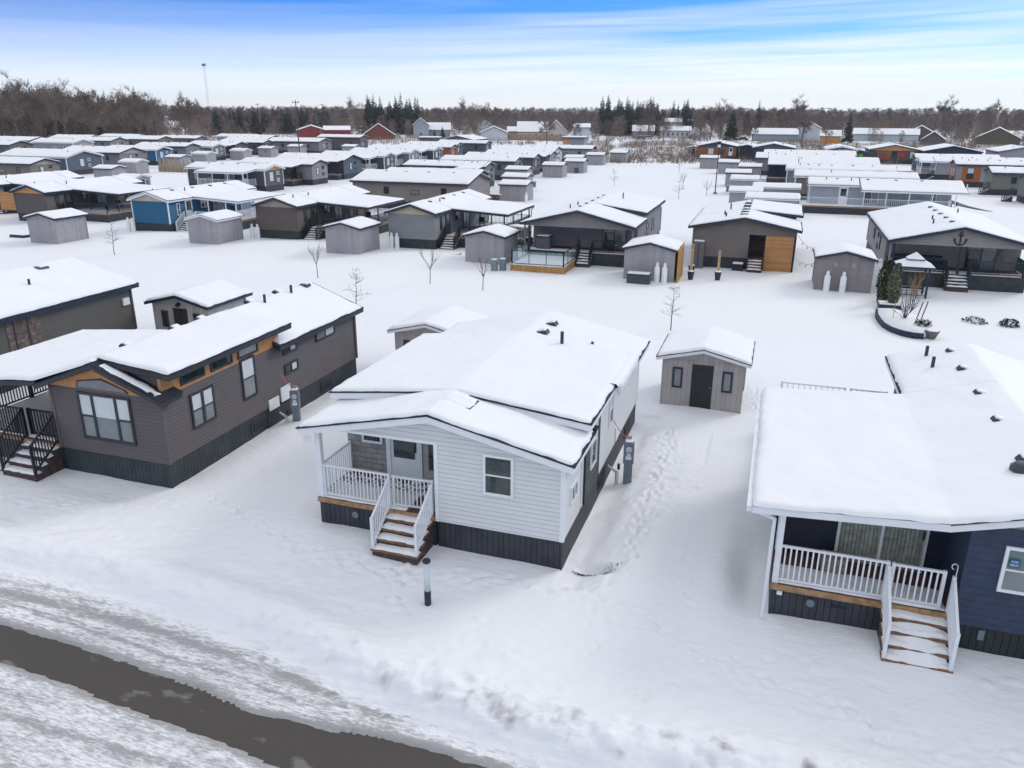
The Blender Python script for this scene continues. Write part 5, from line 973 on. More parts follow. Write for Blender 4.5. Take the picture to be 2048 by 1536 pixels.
for (x, y, wl, tr, lb) in ((-174.0, 150.5, BROWN, TN, 'brown house with wide dark gable at the far left edge, first row back'), (-169.9, 165.0, GREY, TW, 'grey house with white trimmed gable, far left block'), (-171.4, 178.8, lap('lilac_grey_siding', (0.24, 0.204, 0.21)), TN, 'lilac grey house with blue fascia, far left block'),
                           (-167.6, 192.2, TAUPE, TN, 'taupe gabled house at the back of the far left block'), (-163.9, 203.0, MIDG, TN, 'dark gabled house beside the black lamp post, far left block'), (-147.6, 216.0, NAVY, TN, 'navy gabled house near the tree line, left of the pole'),
                           (-158.0, 222.0, GREY, TW, 'low grey house between the lamp post and the navy gable'), (-192, 172, SLATE, TN, 'slate house behind the far left block, nearest'), (-191, 190, MIDG, TN, 'long grey roofed house behind the far left block'), (-189, 206, BROWN, TN, 'brown house behind the far left block, farthest'), (-140, 203, MIDG, TN, 'dark house between navy gable and charcoal house')):
    col(lb, x, y, wl, tr, None, W=6.4 if y < 200 else 5)
# right hand columns
col('light grey house with long white railed deck, nearest on the right', 3.5, 106.3, LGREY, TW, None, rz=-P90, L=15.5, fr=False, porch=[dict(s=1, y0=-4.0, y1=15.3, d=2.3, rail=WHITEP, sp=.2, roof=False)], secs=[(-.3, 5.6, [(-2.6, 2.98), (0, 3.6), (2.6, 2.98)], 0), (5.6, 16.8, [(-2.6, 2.98), (0, 3.6), (2.4, 3.0), (4.8, 2.65)], 0)])
lg = [ob for ob in scene.collection.objects if ob.get('label', '').startswith('light grey house with long')][0]
for yy in (6.0, 8.4, 10.8, 13.2, 15.6): MB().box(4.35, 4.45, yy-.05, yy+.05, .92, 2.68).build('post', TW, lg)
MB().prism([(2.32, .91), (2.36, .91), (2.36, 2.9), (2.32, 2.9)], 9.0, 10.6).build('door', BLIND_REFL2, lg)
col('taupe house second on the right with snow covered flat gable', 2.0, 119.2, TAUPE, TW, None, rz=-P90, L=15)
col('brown grey house third on the right with white fascia', .9, 133.0, MIDG, TW, BEIGE, rz=-P90, L=15)
col('black navy house with a wide dark porch full of furniture, right', -2.0, 148.3, NAVY, TT, None, rz=-P90, L=17, W=7.5, porch=[dict(s=1, y0=-.2, y1=4.5, d=1.4, rail=BLACKP, sp=.3, roof=True)])
col('dark grey long house with glazed doors behind the black navy one', -4.6, 163.5, MIDG, TT, None, rz=-P90, L=17, W=6)
col('grey long roofed house at the back of the right column', -3.5, 176.5, GREY, TT, None, rz=-P90, L=17, W=6)
def facing(label, x, y, W, wall, trim, gable, wins, **k): return house(label, x, y, 0, W=W, L=12, wall=wall, trim=trim, gable=gable, wins=wins, res=.8, T=.14, hw=3.0, pitch=.2, **k)
facing('red brown fronted house with pale side and teal roof edge, far centre right', -15.8, 211.0, 9.4, RUST, TT, TEAL, [dict(s='F', u=-1.4, z=1.2, w=1.2, h=1.3, f=TW, p=BLIND_REFL), dict(s='F', u=1.2, z=1.2, w=1.4, h=1.3, f=TD, k='twin'), dict(k='door', s='F', u=3.4, c=TW)])
facing('navy gabled house mostly hidden behind long snowy roofs, far right', -2.2, 205.5, 9.6, NAVY, TN, mat('dull_mauve', (.09, .08, .11), .6, .1), [])
facing('teal grey house with white arched gable window, far right', 12.8, 204.0, 6.6, TEAL, TW, None, [dict(s='F', u=.4, z=1.2, w=2.2, h=1.9, k='grid', f=TW, p=BLIND_REFL2)])
facing('charcoal house with orange gable, open porch and red wreath, far right', 24.4, 207.5, 10.4, CHAR, TT, WOODO, [dict(s='F', u=-2.3, z=1.3, w=1.5, h=1.5, k='twin', f=TD), dict(k='door', s='F', u=.1, c=TD, w=1.3), dict(s='F', u=3.8, z=1.4, w=.7, h=1.3, f=TW, p=BLIND_REFL)])
hh = [ob for ob in scene.collection.objects if ob.get('label', '').startswith('charcoal house with orange gable')][0]
o = MB().lathe([(.55, -.03), (.55, .03)], 16).build('wreath', REDW, hh); o.location = (1.9, -.08, 2.1); o.rotation_euler = (P90, 0, 0)
for ob, x0_, x1_ in ((hh, -3.6, 1.2),): MB().box(x0_, x1_, -.03, -.001, .95, 2.9).build('porch_wall', RUST, ob)
facing('navy gabled roof house behind the white railed porch, far right', 35.8, 203.5, 11.5, NAVY, TN, None, [])
facing('grey house with teal roof edge at the far right back', 50.5, 207.0, 10, GREY, TT, None, [])
facing('green grey house with white door frame, far centre', -91.8, 226.0, 10, GREEN, TT, None, [dict(s='F', u=-2.6, z=.9, w=1.9, h=2.0, k='sl', f=TW, p=BLIND_REFL), dict(s='F', u=3.2, z=1.6, w=.9, h=.9, k='grid', f=TW)])
facing('small navy gable between the red brown house and the long roofs', -8.6, 212.0, 3.6, NAVY, TN, None, [])
# modern cabin with a flat snowy roof
r = thing('modern_cabin', 'tall box cabin with orange corner panel and flat roof beyond the shed lane', 'house', -53.5, 214.0, 0, .1)
MB().box(-2.8, 2.8, 0, 7, .6, 4.4).build('wall', GREY, r); MB().box(-2.75, 2.75, .04, 6.9, -.4, .599).build('skirting', SKIRT, r); MB().box(-2.82, -1.2, -.04, -.001, .8, 3.9).build('orange_panel', mat('amber_panel', (.55, .24, .04), .5, .1), r); f = MB().box(-3.2, 3.2, -.5, 7.4, 4.401, 4.6).build('roof', TD, r); MB().box(-3.1, 3.1, -.4, 7.3, 4.601, 4.8).build('roof_snow', SNOW, f, bevel=.06)
window(r, 'F', 5.6, 7, .3, 1.4, 1.6, 1.5, 'sl', TD, GLASS, BLIND_REFL)
r = thing('modern_cabin', 'boxy grey cabin with stepped roof right of the red barn', 'house', -95.5, 216.0, 0, .3)
MB().box(-3.6, 3.6, 0, 7, .6, 3.7).build('wall', MIDG, r); MB().box(-3.5, 3.5, .04, 6.9, -.4, .599).build('skirting', SKIRT, r); f = MB().box(-4, 2.2, -.6, 7.4, 3.701, 3.9).build('roof', TD, r); MB().box(-3.9, 2.1, -.5, 7.3, 3.901, 4.1).build('roof_snow', SNOW, f, bevel=.06); window(r, 'F', 7.2, 7, -1.5, 1.2, 2.2, 1.6, 'triple', TD, BLIND_REFL, BLIND_REFL)
# right: cluster beyond the lane
col('white trimmed house with pillared end veranda and white rails across the lane', 25.8, 162.5, GREY, TW, None, rz=-P90, W=5.2, L=14, fr=True, hs=1.0)
hh = [ob for ob in scene.collection.objects if ob.get('label', '').startswith('white trimmed house with pillared')][0]
D = MB().box(-2.6, 2.6, -2.4, -.001, .9, 1.05).build('deck', DECK, hh); MB().box(-2.55, 2.55, -2.35, -.01, -.4, .899).build('skirting', SKIRT, hh); railing(hh, [(-2.5, -.1), (-2.5, -2.3), (2.5, -2.3), (2.5, -.1)], 1.05, WHITEP, 1.0, .2)
q = MB(); [q.box(a-.08, a+.08, -2.35, -2.2, 1.05, 3.0) for a in (-2.5, 0, 2.5)]; build_each(q, 'post', TW, hh); q = MB(); roof_slab(q, [(-2.9, 2.97), (0, 3.67), (2.9, 2.97)], -2.7, -.3, 0, .17); f = q.build('porch_roof', TW, hh); q = MB(); snow_on(q, [(-2.9, 2.97), (0, 3.67), (2.9, 2.97)], -2.7, -.3, .18, .5, .14, .04, 3); q.build('roof_snow', SNOW, f, smooth=True)
col('dark green porch end house behind the pillared veranda', 24.3, 174.5, TEAL, TT, None, rz=-P90, L=14)
col('house with orange panelled end and grey walls across the lane', 26.8, 149.3, GREY, TN, None, rz=-P90, W=4.6, L=15, fr=False, hw=3.4)
hh = [ob for ob in scene.collection.objects if ob.get('label', '').startswith('house with orange panelled end')][0]
MB().box(-2.25, 2.25, -.05, -.001, .9, 3.2).build('end_panel', mat('terracotta_panel', (.26, .1, .055), .6, .12), hh); v = MB(); sb(v, 'R', 4.6, 15, .9, 3.6, .9, 3.2, .001, .06); v.build('orange_panel', mat('orange_board', (.34, .11, .03), .6, .1), hh); window(hh, 'R', 4.6, 15, 2.1, 1.3, 1.0, 1.7, 'dh', TD, BLIND_REFL, GLASS, off=.061)
for u in (-.9, .9): window(hh, 'F', 4.6, 15, u, 1.6, .5, 1.2, 'dh', TW, BLIND_REFL, GLASS, off=.051)
col('olive grey house with teal fascia across the lane, near the right edge', 29.3, 136.3, OLIVE, TT, None, rz=-P90, W=4.8, L=14, fr=False)
col('olive house cut by the right edge across the lane', 31.0, 124.0, OLIVE, TT, None, rz=-P90, W=4.8, L=14, fr=False)
for (x, y, lb) in ((25.9, 145.8, 'snowy black steps before the orange panelled house'), (28.6, 134.4, 'snowy black steps before the olive teal house'), (29.6, 125.0, 'snowy black steps at the right edge house'), (25.0, 158.6, 'snowy black steps beside the pillared veranda')):
    r = thing('entry_steps', lb, 'steps', x, y, 0, 0, 'entry steps across the lane'); stairs(r, -.6, .6, .5, .9, n=4, d=(-1, 0), rail=BLACKP)
r = thing('stacked_pallets', 'wine red stacked decking beside the pillared veranda', 'timber stack', 21.5, 164.5, 0); 
for k in range(4): MB().box(-2+.15*k, 2-.1*k, -1.2, 1.2, .3*k, .3*k+.24).build('board_layer', mat('wine_board', (.16, .06, .06), .7, .15, 2), r)
MB().box(-1.5, 1.6, -1.1, 1.1, 1.15, 1.25).build('snow_cap', SNOWC, r)
# the back sheds: long side to us, gables left and right
bs = [(-112.7, 122.2, TW, 'white trimmed shed in front of the taupe wide gable house, left'), (-103.6, 107.0, TN, 'blue trimmed shed before the slate blue house, left'), (-115.3, 137.2, TN, 'blue trimmed shed beside the burlap wrapped hedge'), (-119.2, 150.0, TW, 'white trimmed shed right of the burlap wrapped hedge'), (-120.4, 164.7, TW, 'white trimmed shed with small white plate on its side'), (-121.2, 176.8, TN, 'blue trimmed shed with a black star on its side'), (-120.5, 188.7, TN, 'grey shed near the foot of the utility pole'), (-107.6, 194.5, TN, 'low grey shed right of the utility pole'),
      (-31.6, 103.2, TD, 'grey shed beside the long taupe house, nearest in the shed lane'), (-35.3, 115.1, TD, 'second shed of the lane, peeking behind the nearest'), (-39.8, 129.9, TD, 'third shed of the lane with only its roof showing'), (-37.1, 142.6, TD, 'shed with side door and firewood at its gable, shed lane'), (-36.1, 154.7, TD, 'shed with a blue bin before it, shed lane'), (-39.4, 167.0, TT, 'shed half hidden behind the one with the blue bin'), (-37.5, 178.9, TT, 'shed before the orange fronted cabin, shed lane'), (-34.5, 190.2, TT, 'last shed of the lane standing alone by the scrub'),
      (-2.0, 104.5, TW, 'white trimmed grey shed left of the white railed deck'), (-12.6, 176.6, TT, 'farthest grey shed of the right row, left of the lamp post'), (-7.8, 163.0, TT, 'grey shed right of the lamp post, far'), (-4.6, 136.0, TD, 'grey shed behind the white trimmed one, right row'), (-3.0, 123.1, TW, 'white trimmed plain grey shed, nearest but one of the right row'), (-3.4, 151.7, TT, 'small shed before the black navy house porch'), (2.5, 110.8, TW, 'long white trimmed shed behind the white railed deck'), (2.2, 97.0, TW, 'white trimmed shed behind the cedar slat house roof')]
for i, (x, y, tr, lb) in enumerate(bs):
    s = shed(lb, x, y, P90, wall=mat('shed_grey_cool', (.35, .335, .345)) , trim=tr, front=False, L=3.7 if i not in (22, 23) else 5.6, W=3.1, res=.8, T=.13)
    if i == 5:
        q = MB(); q.v = [(-1.6, 1.6, 1.35)]+[(-1.6, 1.6+.3*(1 if k % 2 == 0 else .42)*sin(2*pi*k/10), 1.35+.3*(1 if k % 2 == 0 else .42)*cos(2*pi*k/10)) for k in range(10)]; q.f = [(0, 1+k, 1+(k+1) % 10) for k in range(10)]; q.build('star', BLACKP, s)
shed('small grey shed facing us with two windows before the scrub, far centre right', -22.6, 221.5, 0, W=3.6, trim=TT, res=.8)
shed('grey shed with two dark openings behind the leftmost second row roof', -86.6, 93.5, P90, trim=TW, front=True, res=.6)
r = thing('lime_shed', 'bright lime green shed front beside the arched window house', 'shed', 17.0, 205.0, 0)
MB().prism([(-2.1, -.3), (2.1, -.3), (2.1, 2.3), (0, 2.9), (-2.1, 2.3)], 0, 4).build('wall', CHAR, r); MB().box(-1.6, .6, -.05, -.001, 0, 2.2).build('front_panel', LIME, r); MB().box(-.9, -.2, -.08, -.051, 0, 1.9).build('door', mat('dark_lime', (.03, .1, .02), .5, .1), r); q = MB(); roof_slab(q, [(-2.4, 2.2), (0, 2.9), (2.4, 2.2)], -.6, 4.2, 0, .12); q.build('roof', TT, r)
# furniture, bin, firewood and golf cart
r = thing('wheelie_bin', 'blue bin leaning in the snow before a shed', 'bin', -37.4, 152.6, 0); MB().box(-.3, .3, -.3, .3, 0, .9).build('body', BLUE, r, bevel=.04); MB().box(-.33, .33, -.33, .33, .901, .97).build('lid', BLUE, r)
r = thing('firewood_stack', 'stack of firewood and red boxes between the taupe house and the nearest lane shed', 'firewood', -36.0, 99.3, 0)
q = MB(); [q.tube((-1.3+.22*i+.1*(j % 2), -.2, .12+.2*j), (-1.3+.22*i+.1*(j % 2), .25, .12+.2*j), .1, n=6) for i in range(13) for j in range(5)]; q.build('log', mat('split_wood', (.16, .08, .055), .85, .3, 3), r); MB().box(-1.45, 1.7, -.2, .25, 1.02, 1.1).build('snow_cap', SNOWC, r)
r = thing('golf_cart', 'dark golf cart with pale roof parked between the yellow gable house and the taupe porch', 'golf cart', -21.2, 66.5, 0, rad(70))
MB().box(-.55, .55, -1.1, 1.1, .3, .62).build('body', BLACKP, r, bevel=.06); MB().box(-.5, .5, .1, .55, .621, .8).build('seat', CREAM, r, bevel=.04); MB().box(-.5, .5, .5, .62, .8, 1.2).build('backrest', CREAM, r, bevel=.03)
q = MB(); [q.bar((a, b, .62), (a*.92, b*.8, 1.8), .04) for a in (-.5, .5) for b in (-.9, .8)]; build_each(q, 'roof_post', BLACKP, r); MB().box(-.6, .6, -1.0, .95, 1.8, 1.86).build('roof', CREAM, r, bevel=.02); MB().box(-.5, .5, -1.1, -.7, .621, .95).build('cowl', BLACKP, r, bevel=.06); MB().box(-.55, .55, -.95, .9, 1.861, 1.93).build('snow_cap', SNOWC, r, bevel=.02)
for a in (-.52, .52):
    for b in (-.75, .75): MB().tube((a-.08, b, .24), (a+.08, b, .24), .24, n=14).build('wheel', BLACKP, r)
GR = thing('barbecue', 'black barbecue on the white railed deck', 'barbecue', 2.0, 103.2, .92, 0, 'barbecues on the white railed deck'); MB().box(-.5, .5, -.3, .3, 0, .8).build('cabinet', BLACKP, GR); MB().lathe([(.5, .8), (.45, 1.0), (.2, 1.15)], 10).build('lid', BLACKP, GR)
r = thing('patio_table', 'snow capped dark round table on the white railed deck', 'table', -.2, 102.6, .92); MB().tube((0, 0, 0), (0, 0, .7), .05).build('leg', BLACKP, r); MB().lathe([(.7, .7), (.7, .75)], 16).build('table_top', BLACKP, r); MB().lathe([(.66, .751), (.6, .85), (.1, .9)], 14).build('snow_cap', SNOWC, r)
# burlap wrapped hedge
x0_, y0_ = G(322, 343); x1_, y1_ = G(378, 345)
B0 = thing('wrapped_shrub', 'cone shrub wrapped in burlap standing in a row by the back sheds', 'shrub', x0_, y0_, 0, 0, 'burlap wrapped cones in a row'); MB().lathe([(.25, -.2), (.45, .15), (.4, .7), (.25, 1.6), (.08, 2.5), (.02, 2.7)], 9).build('crown', BURLAP, B0)
lb_ = ['burlap wrapped cone shrub at the left end of the row', 'second burlap cone from the left, slightly shorter', 'third burlap cone from the left in the row', 'fourth burlap cone from the left in the row', 'fourth burlap cone from the right in the row', 'third burlap cone from the right in the row', 'second burlap cone from the right in the row', 'burlap wrapped cone shrub at the right end of the row']
B0['label'] = lb_[0]
for i in range(1, 8): c = copy_thing(B0, x0_+(x1_-x0_)*i/7, y0_+(y1_-y0_)*i/7, i*1.3, lb_[i], random.uniform(.85, 1.12))

# ------------------------------------------------------------------ vegetation
def branch(mb, p, d, ln, r, lv, rnd, spread=.6, up=.25, n=4, nb=(3, 5), tw=None, kink=.18):
    segs = 3 if lv > 0 else 2; pts = [p]; dirs = [d]
    for i in range(segs):
        d = (d+Vector((rnd.gauss(0, kink), rnd.gauss(0, kink), rnd.gauss(0, kink*.5)+up*.15))).normalized(); p = p+d*ln/segs; pts.append(p); dirs.append(d)
    for i in range(segs): mb.tube(pts[i], pts[i+1], max(r*(1-.75*i/segs), .004), max(r*(1-.75*(i+1)/segs), .003), n=n if lv > 0 else 3, cap=False)
    if lv > 0:
        for k in range(rnd.randint(*nb)):
            t_ = rnd.uniform(.3, 1); i = min(segs-1, int(t_*segs)); q = pts[i].lerp(pts[i+1], t_*segs-i); dd = dirs[i+1]; a = rnd.random()*6.28
            side = dd.cross(Vector((cos(a), sin(a), .3))).normalized(); nd = (dd*(1-spread)+side*spread+Vector((0, 0, up))).normalized()
            branch(mb, q, nd, ln*rnd.uniform(.45, .65), r*.5, lv-1, rnd, spread, up, n, nb, tw, kink)
def sapling(label, x, y, h, seed, kind='v', name='young_tree'):
    rnd = random.Random(seed); r = thing(name, label, 'tree', x, y, 0, 0, 'young bare trees planted in the snow'); t_ = MB(); c = MB()
    lean = Vector((rnd.gauss(0, .04), rnd.gauss(0, .04), 1)).normalized(); top = lean*h
    if kind == 'v':
        hh_ = h*.42; t_.tube((0, 0, -.3), lean*hh_, .032, .024, 6)
        for k in range(7):
            a = k*.9+rnd.random(); branch(c, lean*hh_*rnd.uniform(.8, 1.0), Vector((cos(a)*.5, sin(a)*.5, 1)).normalized(), h*rnd.uniform(.4, .6), .017, 1, rnd, .35, .5, 4, (3, 5))
    else:
        pr = Vector((0, 0, -.3))
        for i in range(8):
            q = lean*(h*(i+1)/8)+Vector((rnd.gauss(0, .02), rnd.gauss(0, .02), 0)); t_.tube(pr, q, .034*(1-i/9), .034*(1-(i+1)/9), 5, cap=False); pr = q
        for k in range(22):
            f_ = rnd.uniform(.25, .95); a = k*2.4; branch(c, lean*h*f_, Vector((cos(a), sin(a), .35)).normalized(), h*.3*(1.15-f_)+.08, .013, 1, rnd, .5, .2, 3, (2, 4))
    t_.build('trunk', BARK, r); c.build('crown', TWIG, r)
sp = [((229, 510), 2.9, 't', 'bare young tree between the two leftmost plain sheds'), ((636, 556), 2.5, 'v', 'vase shaped bare sapling left of centre, below the third plain shed'), ((713, 628), 2.8, 't', 'slender bare tree at the rear corner of the brown house'), ((860, 567), 2.7, 'v', 'vase shaped bare sapling below the pale gable house'), ((965, 580), 2.5, 'v', 'vase shaped bare sapling below the sage green utility box'),
      ((1341, 660), 2.6, 't', 'bushy bare tree behind the white trimmed shed by the white house'), ((1228, 372), 2.9, 't', 'lone bare tree right of the shed lane'), ((1357, 398), 3.3, 't', 'bare tree left of the tall lamp, nearer one of two'), ((1365, 378), 2.8, 'v', 'bare tree left of the tall lamp, farther one of two'), ((1413, 392), 2.3, 'v', 'small bare tree just left of the tall lamp foot'), ((1358, 345), 3.2, 't', 'bare tree in the far middle of the white field'),
      ((1281, 333), 2.6, 't', 'far bare tree in front of the scrub, left of three'), ((1293, 331), 2.4, 't', 'far bare tree in front of the scrub, middle of three'), ((1306, 326), 2.4, 't', 'far bare tree in front of the scrub, right of three')]
for i, (p_, h_, kd, lb) in enumerate(sp): sapling(lb, *G(*p_), h_, 100+i, kd)
# bush in the planter bed and evergreen shrubs
rnd = random.Random(3); r = thing('bare_bush', 'twiggy bare bush growing in the curved planter bed', 'shrub', 7.55, 48.2, .35); c = MB()
for k in range(16): a = k*.8; branch(c, Vector((0, 0, 0)), Vector((cos(a)*.45, sin(a)*.45, 1)).normalized(), rnd.uniform(.9, 1.7), .018, 1, rnd, .45, .3, 4, (4, 6))
c.build('crown', TWIG, r)
r = thing('golden_bush', 'tan ornamental weeping shrub in front of the gazebo', 'shrub', 8.5, 52.6, 0); c = MB()
for k in range(14): a = k*.8; branch(c, Vector((0, 0, .9)), Vector((cos(a)*.3, sin(a)*.3, 1)).normalized(), rnd.uniform(.6, 1.2), .02, 1, rnd, .4, .3, 3, (3, 5))
c.build('crown', EDGE, r); t_ = MB(); [t_.tube((dx, 0, -.3), (dx*1.5, 0, 1.1), .022, n=4) for dx in (-.08, .02, .1)]; t_.build('stem', BARK, r)
def leafy(label, x, y, z, rx, rz_, n, seed, name='evergreen_shrub', m=GRNL, snow=.12, conic=False, lsz=.13):
    rnd = random.Random(seed); r = thing(name, label, 'shrub', x, y, z); c = MB(); s_ = MB()
    for k in range(n):
        u = rnd.random(); a = rnd.random()*6.28; zz = u*rz_; rr = rx*(math.sin(pi*min(1, (u*.85+.12)))**.6)*(.55+.45*rnd.random()**.5)*(1+.18*sin(a*3+u*9)); q = Vector((rr*cos(a), rr*sin(a), zz)); e = lsz*rnd.uniform(.6, 1.3)
        v1 = Vector((rnd.gauss(0, 1), rnd.gauss(0, 1), rnd.gauss(0, 1))).normalized()*e; v2 = Vector((rnd.gauss(0, 1), rnd.gauss(0, 1), rnd.gauss(1, 1))).normalized()*e
        (s_ if rnd.random() < snow else c).add([q-v1*.5, q+v1*.5, q+v2], [(0, 1, 2)])
    MB().tube((0, 0, -.2), (0, 0, rz_*.6), .05, .02, 6).build('stem', BARK, r); c.build('crown', m, r); s_.build('snow_patch', SNOWC, r)
leafy('tall wrapped evergreen in the planter box, front one of the pair', 7.35, 52.2, .3, .34, 2.5, 2600, 1, m=mat('wrapped_green', (.14, .145, .09), .8, .4, 5), snow=.02)
leafy('tall dark evergreen by the bulb string shed, rear one of the pair', 6.95, 53.8, 0, .4, 2.8, 2600, 2, snow=.03)
leafy('small snow covered evergreen shrub, left of two in the open snow', 11.6, 50.4, -.15, .6, .38, 330, 3, snow=.45, m=mat('dark_green_leaf', (.02, .035, .025), .8, .5, 9)); leafy('small dark evergreen shrub, right of two in the open snow', 13.3, 50.1, -.15, .5, .5, 380, 4, snow=.15, m=mat('dark_green_leaf', (.02, .035, .025)))
leafy('low evergreen tuft on the right end of the curved planter bed', 8.35, 47.0, .3, .4, .35, 400, 5, snow=.3, m=mat('dark_green_leaf', (.02, .035, .025)))

# far trees: a few shapes built once, then copied
def sliver(mb, p, d, ln, wd, rnd):
    s_ = d.cross(Vector((rnd.gauss(0, 1), rnd.gauss(0, 1), rnd.gauss(0, 1)))).normalized()*wd/2; mb.add([p-s_, p+s_, p+d*ln], [(0, 1, 2)])
def bare_proto(seed, h, wd, tm, cm, dens=1.0):
    rnd = random.Random(seed); r = thing('bare_tree', '', 'tree', 0, -200-seed*3, 0); t_ = MB(); c = MB()
    t_.tube((0, 0, -1), (rnd.gauss(0, .2), rnd.gauss(0, .2), h*.5), .28*h/15, .15*h/15, 6, cap=False)
    def rec(p, d, ln, r_, lv):
        q = p+d*ln; c.tube(p, q, r_, r_*.55, 3, cap=False)
        if lv == 0:
            for k in range(int(9*dens)):
                s_ = p.lerp(q, rnd.uniform(.2, 1)); a = Vector((rnd.gauss(0, 1), rnd.gauss(0, 1), rnd.gauss(.5, .8))).normalized(); sliver(c, s_, (d*.5+a).normalized(), rnd.uniform(.7, 1.7)*h/15, .085*h/15, rnd)
            return
        for k in range(rnd.randint(4, 5)):
            a = Vector((rnd.gauss(0, 1), rnd.gauss(0, 1), rnd.gauss(.35, .6))).normalized(); rec(p.lerp(q, rnd.uniform(.45, 1)), (d*.75+a*.75).normalized(), ln*rnd.uniform(.5, .75), r_*.55, lv-1)
    for k in range(8):
        a = k*2.4+rnd.random(); z_ = h*rnd.uniform(.18, .5); rec(Vector((0, 0, z_)), Vector((cos(a)*wd, sin(a)*wd, rnd.uniform(.7, 1.4))).normalized(), h*rnd.uniform(.2, .3), .1*h/15, 2)
    t_.build('trunk', tm, r); c.build('crown', cm, r); return r
def pine_proto(seed, h, wd):
    rnd = random.Random(seed); r = thing('spruce_tree', '', 'tree', 0, -260-seed*3, 0); MB().tube((0, 0, -1), (0, 0, h*.97), .2, .03, 6, cap=False).build('trunk', BARKB, r); c = MB()
    z_ = h*.1
    while z_ < h:
        f_ = (h-z_)/h; rr = wd*(f_**.8)*rnd.uniform(.75, 1.1)+.1
        for k in range(int(9+9*f_)):
            a = rnd.random()*6.28; q = Vector((cos(a), sin(a), -.25)).normalized(); L_ = rr*rnd.uniform(.45, 1.25); s_ = Vector((-sin(a), cos(a), 0))*L_*.22; b_ = Vector((0, 0, z_+rnd.uniform(-.2, .3)))
            c.add([b_, b_+q*L_*.6+s_, b_+q*L_, b_+q*L_*.6-s_], [(0, 1, 2, 3)]); c.add([b_, b_+q*L_*.6+Vector((0, 0, -L_*.25)), b_+q*L_], [(0, 1, 2)])
        z_ += h*.035
    c.build('crown', PINE, r); return r
BP = [bare_proto(1, 16, .8, BARKB, TWIGB), bare_proto(2, 15, 1.0, BARKB, TWIGB), bare_proto(3, 17, .6, BARKB, TWIGP), bare_proto(4, 13, 1.1, BARKB, TWIGB), bare_proto(5, 15, .7, BARKB, TWIGP)]
PP = [pine_proto(1, 15, 3.6), pine_proto(2, 13, 4.0), pine_proto(3, 16, 2.9)]
used = set()
def put(proto, x, y, s_, label, group):
    if proto.name not in used: used.add(proto.name); o = proto; o.location = (x, y, 0); o.scale = (s_,)*3
    else: o = copy_thing(proto, x, y, random.random()*6.28, s=s_)
    o['label'] = label; o['group'] = group; return o
def dirpos(px, dist):
    d = _f*FPX + _x2*(px-1024) - _u2*(220-768); a = math.atan2(d.x, d.y); return dist*sin(a), dist*cos(a)
R_ = random.Random(11)
GL = 'bare trees along the left tree line'
for i in range(105):
    px = R_.uniform(-160, 310); x, y = dirpos(px, R_.uniform(335, 430)); put(BP[R_.randrange(5)], x, y, R_.uniform(.95, 1.4)*(1.12 if px < 120 else 1), 'tall bare brown tree in the crowded tree line at the far left', GL)
for i in range(34):
    px = R_.uniform(95, 300); x, y = dirpos(px, R_.uniform(400, 450)); put(PP[R_.randrange(3)], x, y, R_.uniform(.95, 1.22), 'dark spruce rising behind the bare trees at the far left', 'spruces behind the left tree line')
for px, dd, s_ in ((376, 420, 1.42), (365, 425, 1.2), (388, 430, 1.2)): x, y = dirpos(px, dd); put(BP[1], x, y, s_, 'broad bare trees rising above the wood beside the radio mast', 'broad trees by the radio mast')
x, y = dirpos(272, 395); put(PP[0], x, y, 1.38, 'tallest dark spruce at the right end of the left tree line', 'lone spruce')
for (a, b, n_, lo, hi_, d0, d1, lb, gp) in ((425, 660, 48, .7, .92, 395, 450, 'dark spruce in the stand between the yellow barn and the red barn', 'spruce stand left of centre'), (735, 840, 22, 1.0, 1.28, 400, 440, 'dark spruce in the clump above the grey gabled farmhouse', 'spruce clump left of centre'), (1200, 1385, 44, .85, 1.25, 395, 440, 'dark spruce in the stand above the two storey white farmhouse', 'spruce stand right of centre')):
    for i in range(n_): x, y = dirpos(R_.uniform(a, b), R_.uniform(d0, d1)); put(PP[R_.randrange(3)], x, y, R_.uniform(lo, hi_), lb, gp)
for px, dd, s_, lb in ((1467, 350, .98, 'dark conical spruce standing alone right of the white farmhouse'), (1518, 420, 1.05, 'tall ragged spruce left of the long blue grey building'), (1497, 430, .95, 'thin spruce left of the tall ragged one'), (1558, 440, .98, 'dark spruce above the long blue grey building'), (1703, 338, .78, 'brownish broad spruce between the two long pale buildings'), (1780, 520, 1.05, 'far spruce above the second long pale building'), (868, 322, .32, 'small spruce by the grey gabled farmhouse, left'), (884, 322, .42, 'small spruce by the grey gabled farmhouse, right'), (1205, 400, 1.2, 'spruce at the left end of the stand right of centre'), (428, 400, .95, 'dark spruce by the radio mast')):
    x, y = dirpos(px, dd); put(PP[R_.randrange(3)], x, y, s_, lb, 'single spruces')
